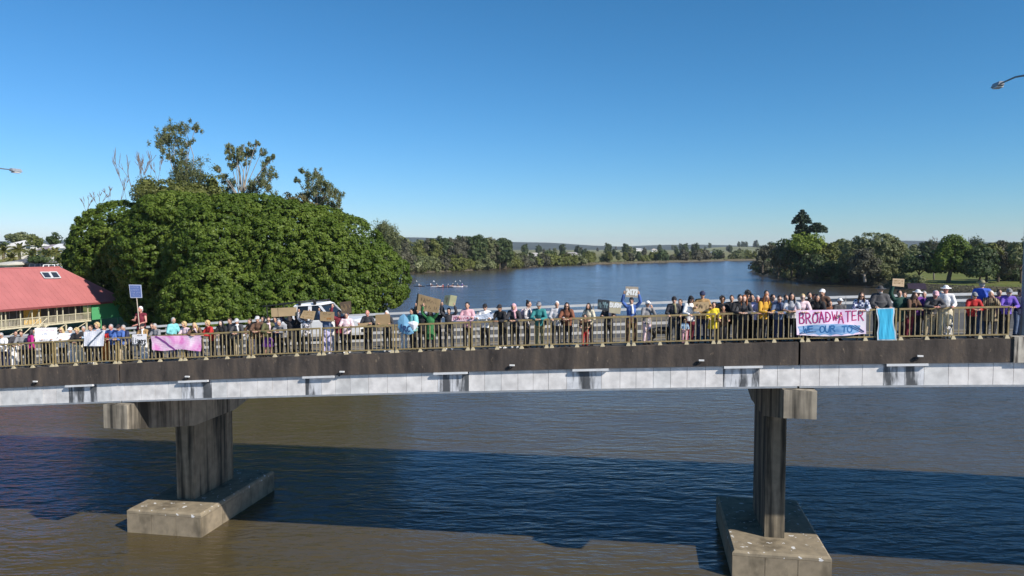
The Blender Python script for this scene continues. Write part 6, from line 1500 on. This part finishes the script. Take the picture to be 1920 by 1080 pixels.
for l_ in ([(.80, .66), (.97, .93)], [(.84, .64), (.97, .90)], [(.76, .70), (.95, .95)], [(.04, .95), (.16, .80), (.24, .76)], [(.04, .97), (.2, .9), (.28, .88)]): paint(f_, [l_], .022, PAINT('navy', (.02, .05, .15)), root, 'ray')
# plain blue panel with a narrowed waist and pale border
q = corners([(1643, 578), (1677, 577), (1681, 638), (1645, 638)], .082); root = empty('banner', sum(q, Vector()) / 4, 'plain sky-blue cloth panel with a narrowed waist hanging below the big man', 'banner')
fb = surf(q, .008, 1.0)
fw = lambda u, v, o=0.0: fb(.5 + (u - .5) * (1 - .16 * math.sin(math.pi * min(1, max(0, (v - .15) / .6)))), v, o)
sheet('cloth', fw, mat('pale_border_cloth', (.50, .60, .66), .8, .05, 3), .004, 8, 24, root)
sheet('face', lambda u, v, o=0.0: fw(.08 + .84 * u, .03 + .94 * v, o + .006), mat('sky_blue_cloth', (.05, .46, .70), .8, .08, 3), .003, 8, 24, root)
# round blue banner held in front of the aqua jacket
q = corners([(745, 586), (786, 586), (786, 627), (745, 627)], .13); root = empty('banner', sum(q, Vector()) / 4, 'round blue painted banner with dark letters and a white wedge bulging over the rail', 'banner')
def disc(name, m, pts, off, th):
    f0 = surf(q, .012, .6); mb = MB(); n = len(pts)
    vs = [f0(u, v, off) for u, v in pts] + [f0(u, v, off - th) for u, v in pts]; cx = sum(p[0] for p in pts) / n; cy = sum(p[1] for p in pts) / n
    vs += [f0(cx, cy, off + .05), f0(cx, cy, off - th)]
    mb.add(vs, [(i, (i + 1) % n, 2 * n) for i in range(n)] + [((i + 1) % n + n, i + n, 2 * n + 1) for i in range(n)] + [((i + 1) % n, i, i + n, (i + 1) % n + n) for i in range(n)])
    return mb.build(name, m, root)
disc('cloth', mat('banner_blue', (.17, .38, .56), .8, .15, 4), [(.02, .40), (.12, .18), (.30, .05), (.48, .28), (.62, .62), (.76, .94), (.60, 1.0), (.40, 1.0), (.14, .88), (.03, .68)], 0, .01)
disc('white_wedge', mat('white_cloth_bright', (.76, .77, .80), .8, .05, 4), [(.47, .46), (.74, .38), (.92, .44), (.96, .55), (.88, .70), (.76, .84), (.62, .62)], .014, .01)
paint(lambda u, v, o=0: surf(q, .012, .6)(u, v, .055), strokes('RC', .30, .62, .62, .88, .2, 3), .045, PAINT('navy', (.02, .05, .15)), root)
paint(lambda u, v, o=0: surf(q, .012, .6)(u, v, .05), scribble(.08, .32, .50, .78, 4, 31), .04, PAINT('navy', (.02, .05, .15)), root)
# blue sign on a pole
pr_ = empty('pole_sign', BP(ont(262, 600, 1.85)[0], 1.85, 9), 'blue lettered sign with a pale border on a long pole above the left crowd', 'placard')
q = corners([(241.5, 533.5), (264.5, 534), (266.5, 558.5), (244.5, 558.5)], 1.85); f_ = surf(q, 0, 0)
sheet('board', f_, mat('pale_border_card', (.50, .55, .70), .8, .05, 4), .01, 2, 2, pr_)
sheet('face', lambda u, v, o=0: f_(.06 + .88 * u, .06 + .88 * v, o + .004), mat('blue_card', (.13, .19, .42), .8, .1, 4), .002, 2, 2, pr_)
paint(lambda u, v, o=0: f_(u, v, .008), [l for k in range(4) for l in scribble(.14, .88, .14 + .2 * k, .26 + .2 * k, 9, 40 + k)], .012, PAINT('pale_blue', (.42, .46, .62)), pr_)
a_, b_ = corners([(256, 556), (262, 618)], 1.87)
MB().tube([a_, b_], [.018, .02], 8).build('pole', mat('pale_timber_pole', (.50, .42, .32), .8, .1, 4), pr_)

# ------------------------------------------------------------------ paddlers on the river
def paddler(px, py, rot, hullc, topc, lb1, lb2, padc=(.75, .75, .72)):
    p = onz(px, py, 0.0)
    k = empty('kayak', (p.x, p.y, 0.0), lb1, 'kayak', 'kayaks resting together on the river', rz=R(rot))
    mb = MB(); n = 12; st = [(-1.75, .02, .12), (-1.3, .20, .14), (-.5, .34, .16), (.5, .34, .16), (1.3, .20, .16), (1.8, .02, .20)]
    vs = []; 
    for x, w_, h in st: vs += [(x, 0, -.06), (x, w_ * .8, .02), (x, w_, h), (x, 0, h + .05), (x, -w_, h), (x, -w_ * .8, .02)]
    fs = [tuple(range(5, -1, -1)), tuple(30 + i for i in range(6))] + [(i * 6 + j, i * 6 + (j + 1) % 6, (i + 1) * 6 + (j + 1) % 6, (i + 1) * 6 + j) for i in range(5) for j in range(6)]
    mb.add(vs, fs); hm = mat('hull_' + hullc, COL[hullc], .35, .05, 2); link('hull', mb.data('hull'), hm, k)
    mb = MB(); mb.tube([(-.45, 0, .215), (.45, 0, .215)], [(.02, .24), (.02, .24)], 10); link('cockpit', mb.data('cockpit'), DARKM, k)
    r = empty('person', (p.x, p.y, .16), lb2, 'person', 'paddlers sitting in the kayaks', rz=R(rot))
    mb = MB(); chain(mb, [(-.1, 0, .05), (-.12, 0, .3), (-.1, 0, .52)], [(.15, .17), (.14, .18), (.11, .19)], 12); chain(mb, [(-.1, 0, .55), (-.08, 0, .66)], [.06, .05]); mb.ball((-.07, 0, .77), (.10, .085, .12), 12, 10)
    chain(mb, [(0, .1, .06), (.4, .12, .16), (.8, .1, .06)], [.085, .06, .05]); chain(mb, [(0, -.1, .06), (.4, -.12, .16), (.8, -.1, .06)], [.085, .06, .05])
    for s in (-1, 1): chain(mb, [(-.1, s * .19, .50), (.05, s * .30, .35), (.26, s * .30, .46)], [.055, .045, .035])
    part('body', fuse(mb, 'seated_body', .02, 2), CM('skin', 'skin'), r)
    mb = MB(); chain(mb, [(-.1, 0, .10), (-.12, 0, .3), (-.1, 0, .53)], [(.17, .19), (.16, .20), (.13, .21)], 12)
    for s in (-1, 1): chain(mb, [(-.1, s * .19, .50), (.0, s * .26, .41)], [.07, .06])
    part('vest', fuse(mb, 'seated_vest', .022, 2), CM(topc), r)
    mb = MB(); mb.ball((-.07, 0, .80), (.115, .10, .10), 12, 8, None, lambda v: v.z > -.03); mb.tube([(-.03, 0, .81), (.03, 0, .805), (.1, 0, .79)], [(.01, .07), (.01, .07), (.008, .04)], 8)
    part('cap', mb.data('cap'), CM('white' if topc != 'white' else 'navy'), r)
    return p
g = random.Random(12)
HU = [('black', 'white', 'dark kayak floating apart at the left of the group', 'paddler in white sitting apart at the left of the group'),
      ('navy', 'white', 'navy kayak at the left end of the cluster', 'paddler in white with a raised paddle at the left of the cluster'),
      ('white', 'navy', 'white kayak second from the left of the cluster', 'paddler in navy second from the left of the cluster'),
      ('navy', 'red', 'navy kayak carrying the paddler in red', 'paddler in red near the middle of the cluster'),
      ('black', 'navy', 'black kayak in the middle of the cluster', 'paddler in navy in the black kayak mid-cluster'),
      ('pinkw', 'black', 'pale pink kayak right of the middle of the cluster', 'paddler in black in the pale pink kayak'),
      ('white', 'charcoal', 'white kayak at the right part of the cluster', 'paddler in dark grey in the right-hand white kayak'),
      ('pale', 'violet', 'pale kayak at the right end of the cluster', 'paddler in violet at the right end of the cluster')]
for i, ((hc, tc_, l1, l2), (px, py)) in enumerate(zip(HU, ((786, 537), (808, 536), (819, 537.5), (830, 539), (840, 538.5), (849, 537), (858, 538), (867, 537)))):
    rot = g.uniform(-25, 25) + (180 if g.random() < .4 else 0)
    p = paddler(px, py, rot, hc, tc_, l1, l2)
    if i in (0, 1, 2, 5, 7):
        tilt = g.uniform(.5, 1.1); c = Vector((p.x, p.y - .3, .72)); d = Vector((math.cos(tilt) * g.choice([-1, 1]), .1, math.sin(tilt))) * 1.1
        mb = MB(); mb.tube([c - d, c + d], [.018, .018], 6)
        o = mb.build('paddle', DARKM, None, tuple(c)); tag(o, 'paddle over the ' + ' '.join(l1.split()[:9]), 'paddle')
        for s in (-1, 1):
            mb = MB(); mb.tube([c + d * s * .98, c + d * s * 1.15, c + d * s * 1.4], [(.04, .02), (.10, .02), (.07, .015)], 8)
            b = mb.data('blade', tuple(c)); link('blade', b, mat('paddle_white', (.78, .78, .76), .5, 0), o)
            WL[o.name] = Vector(c)
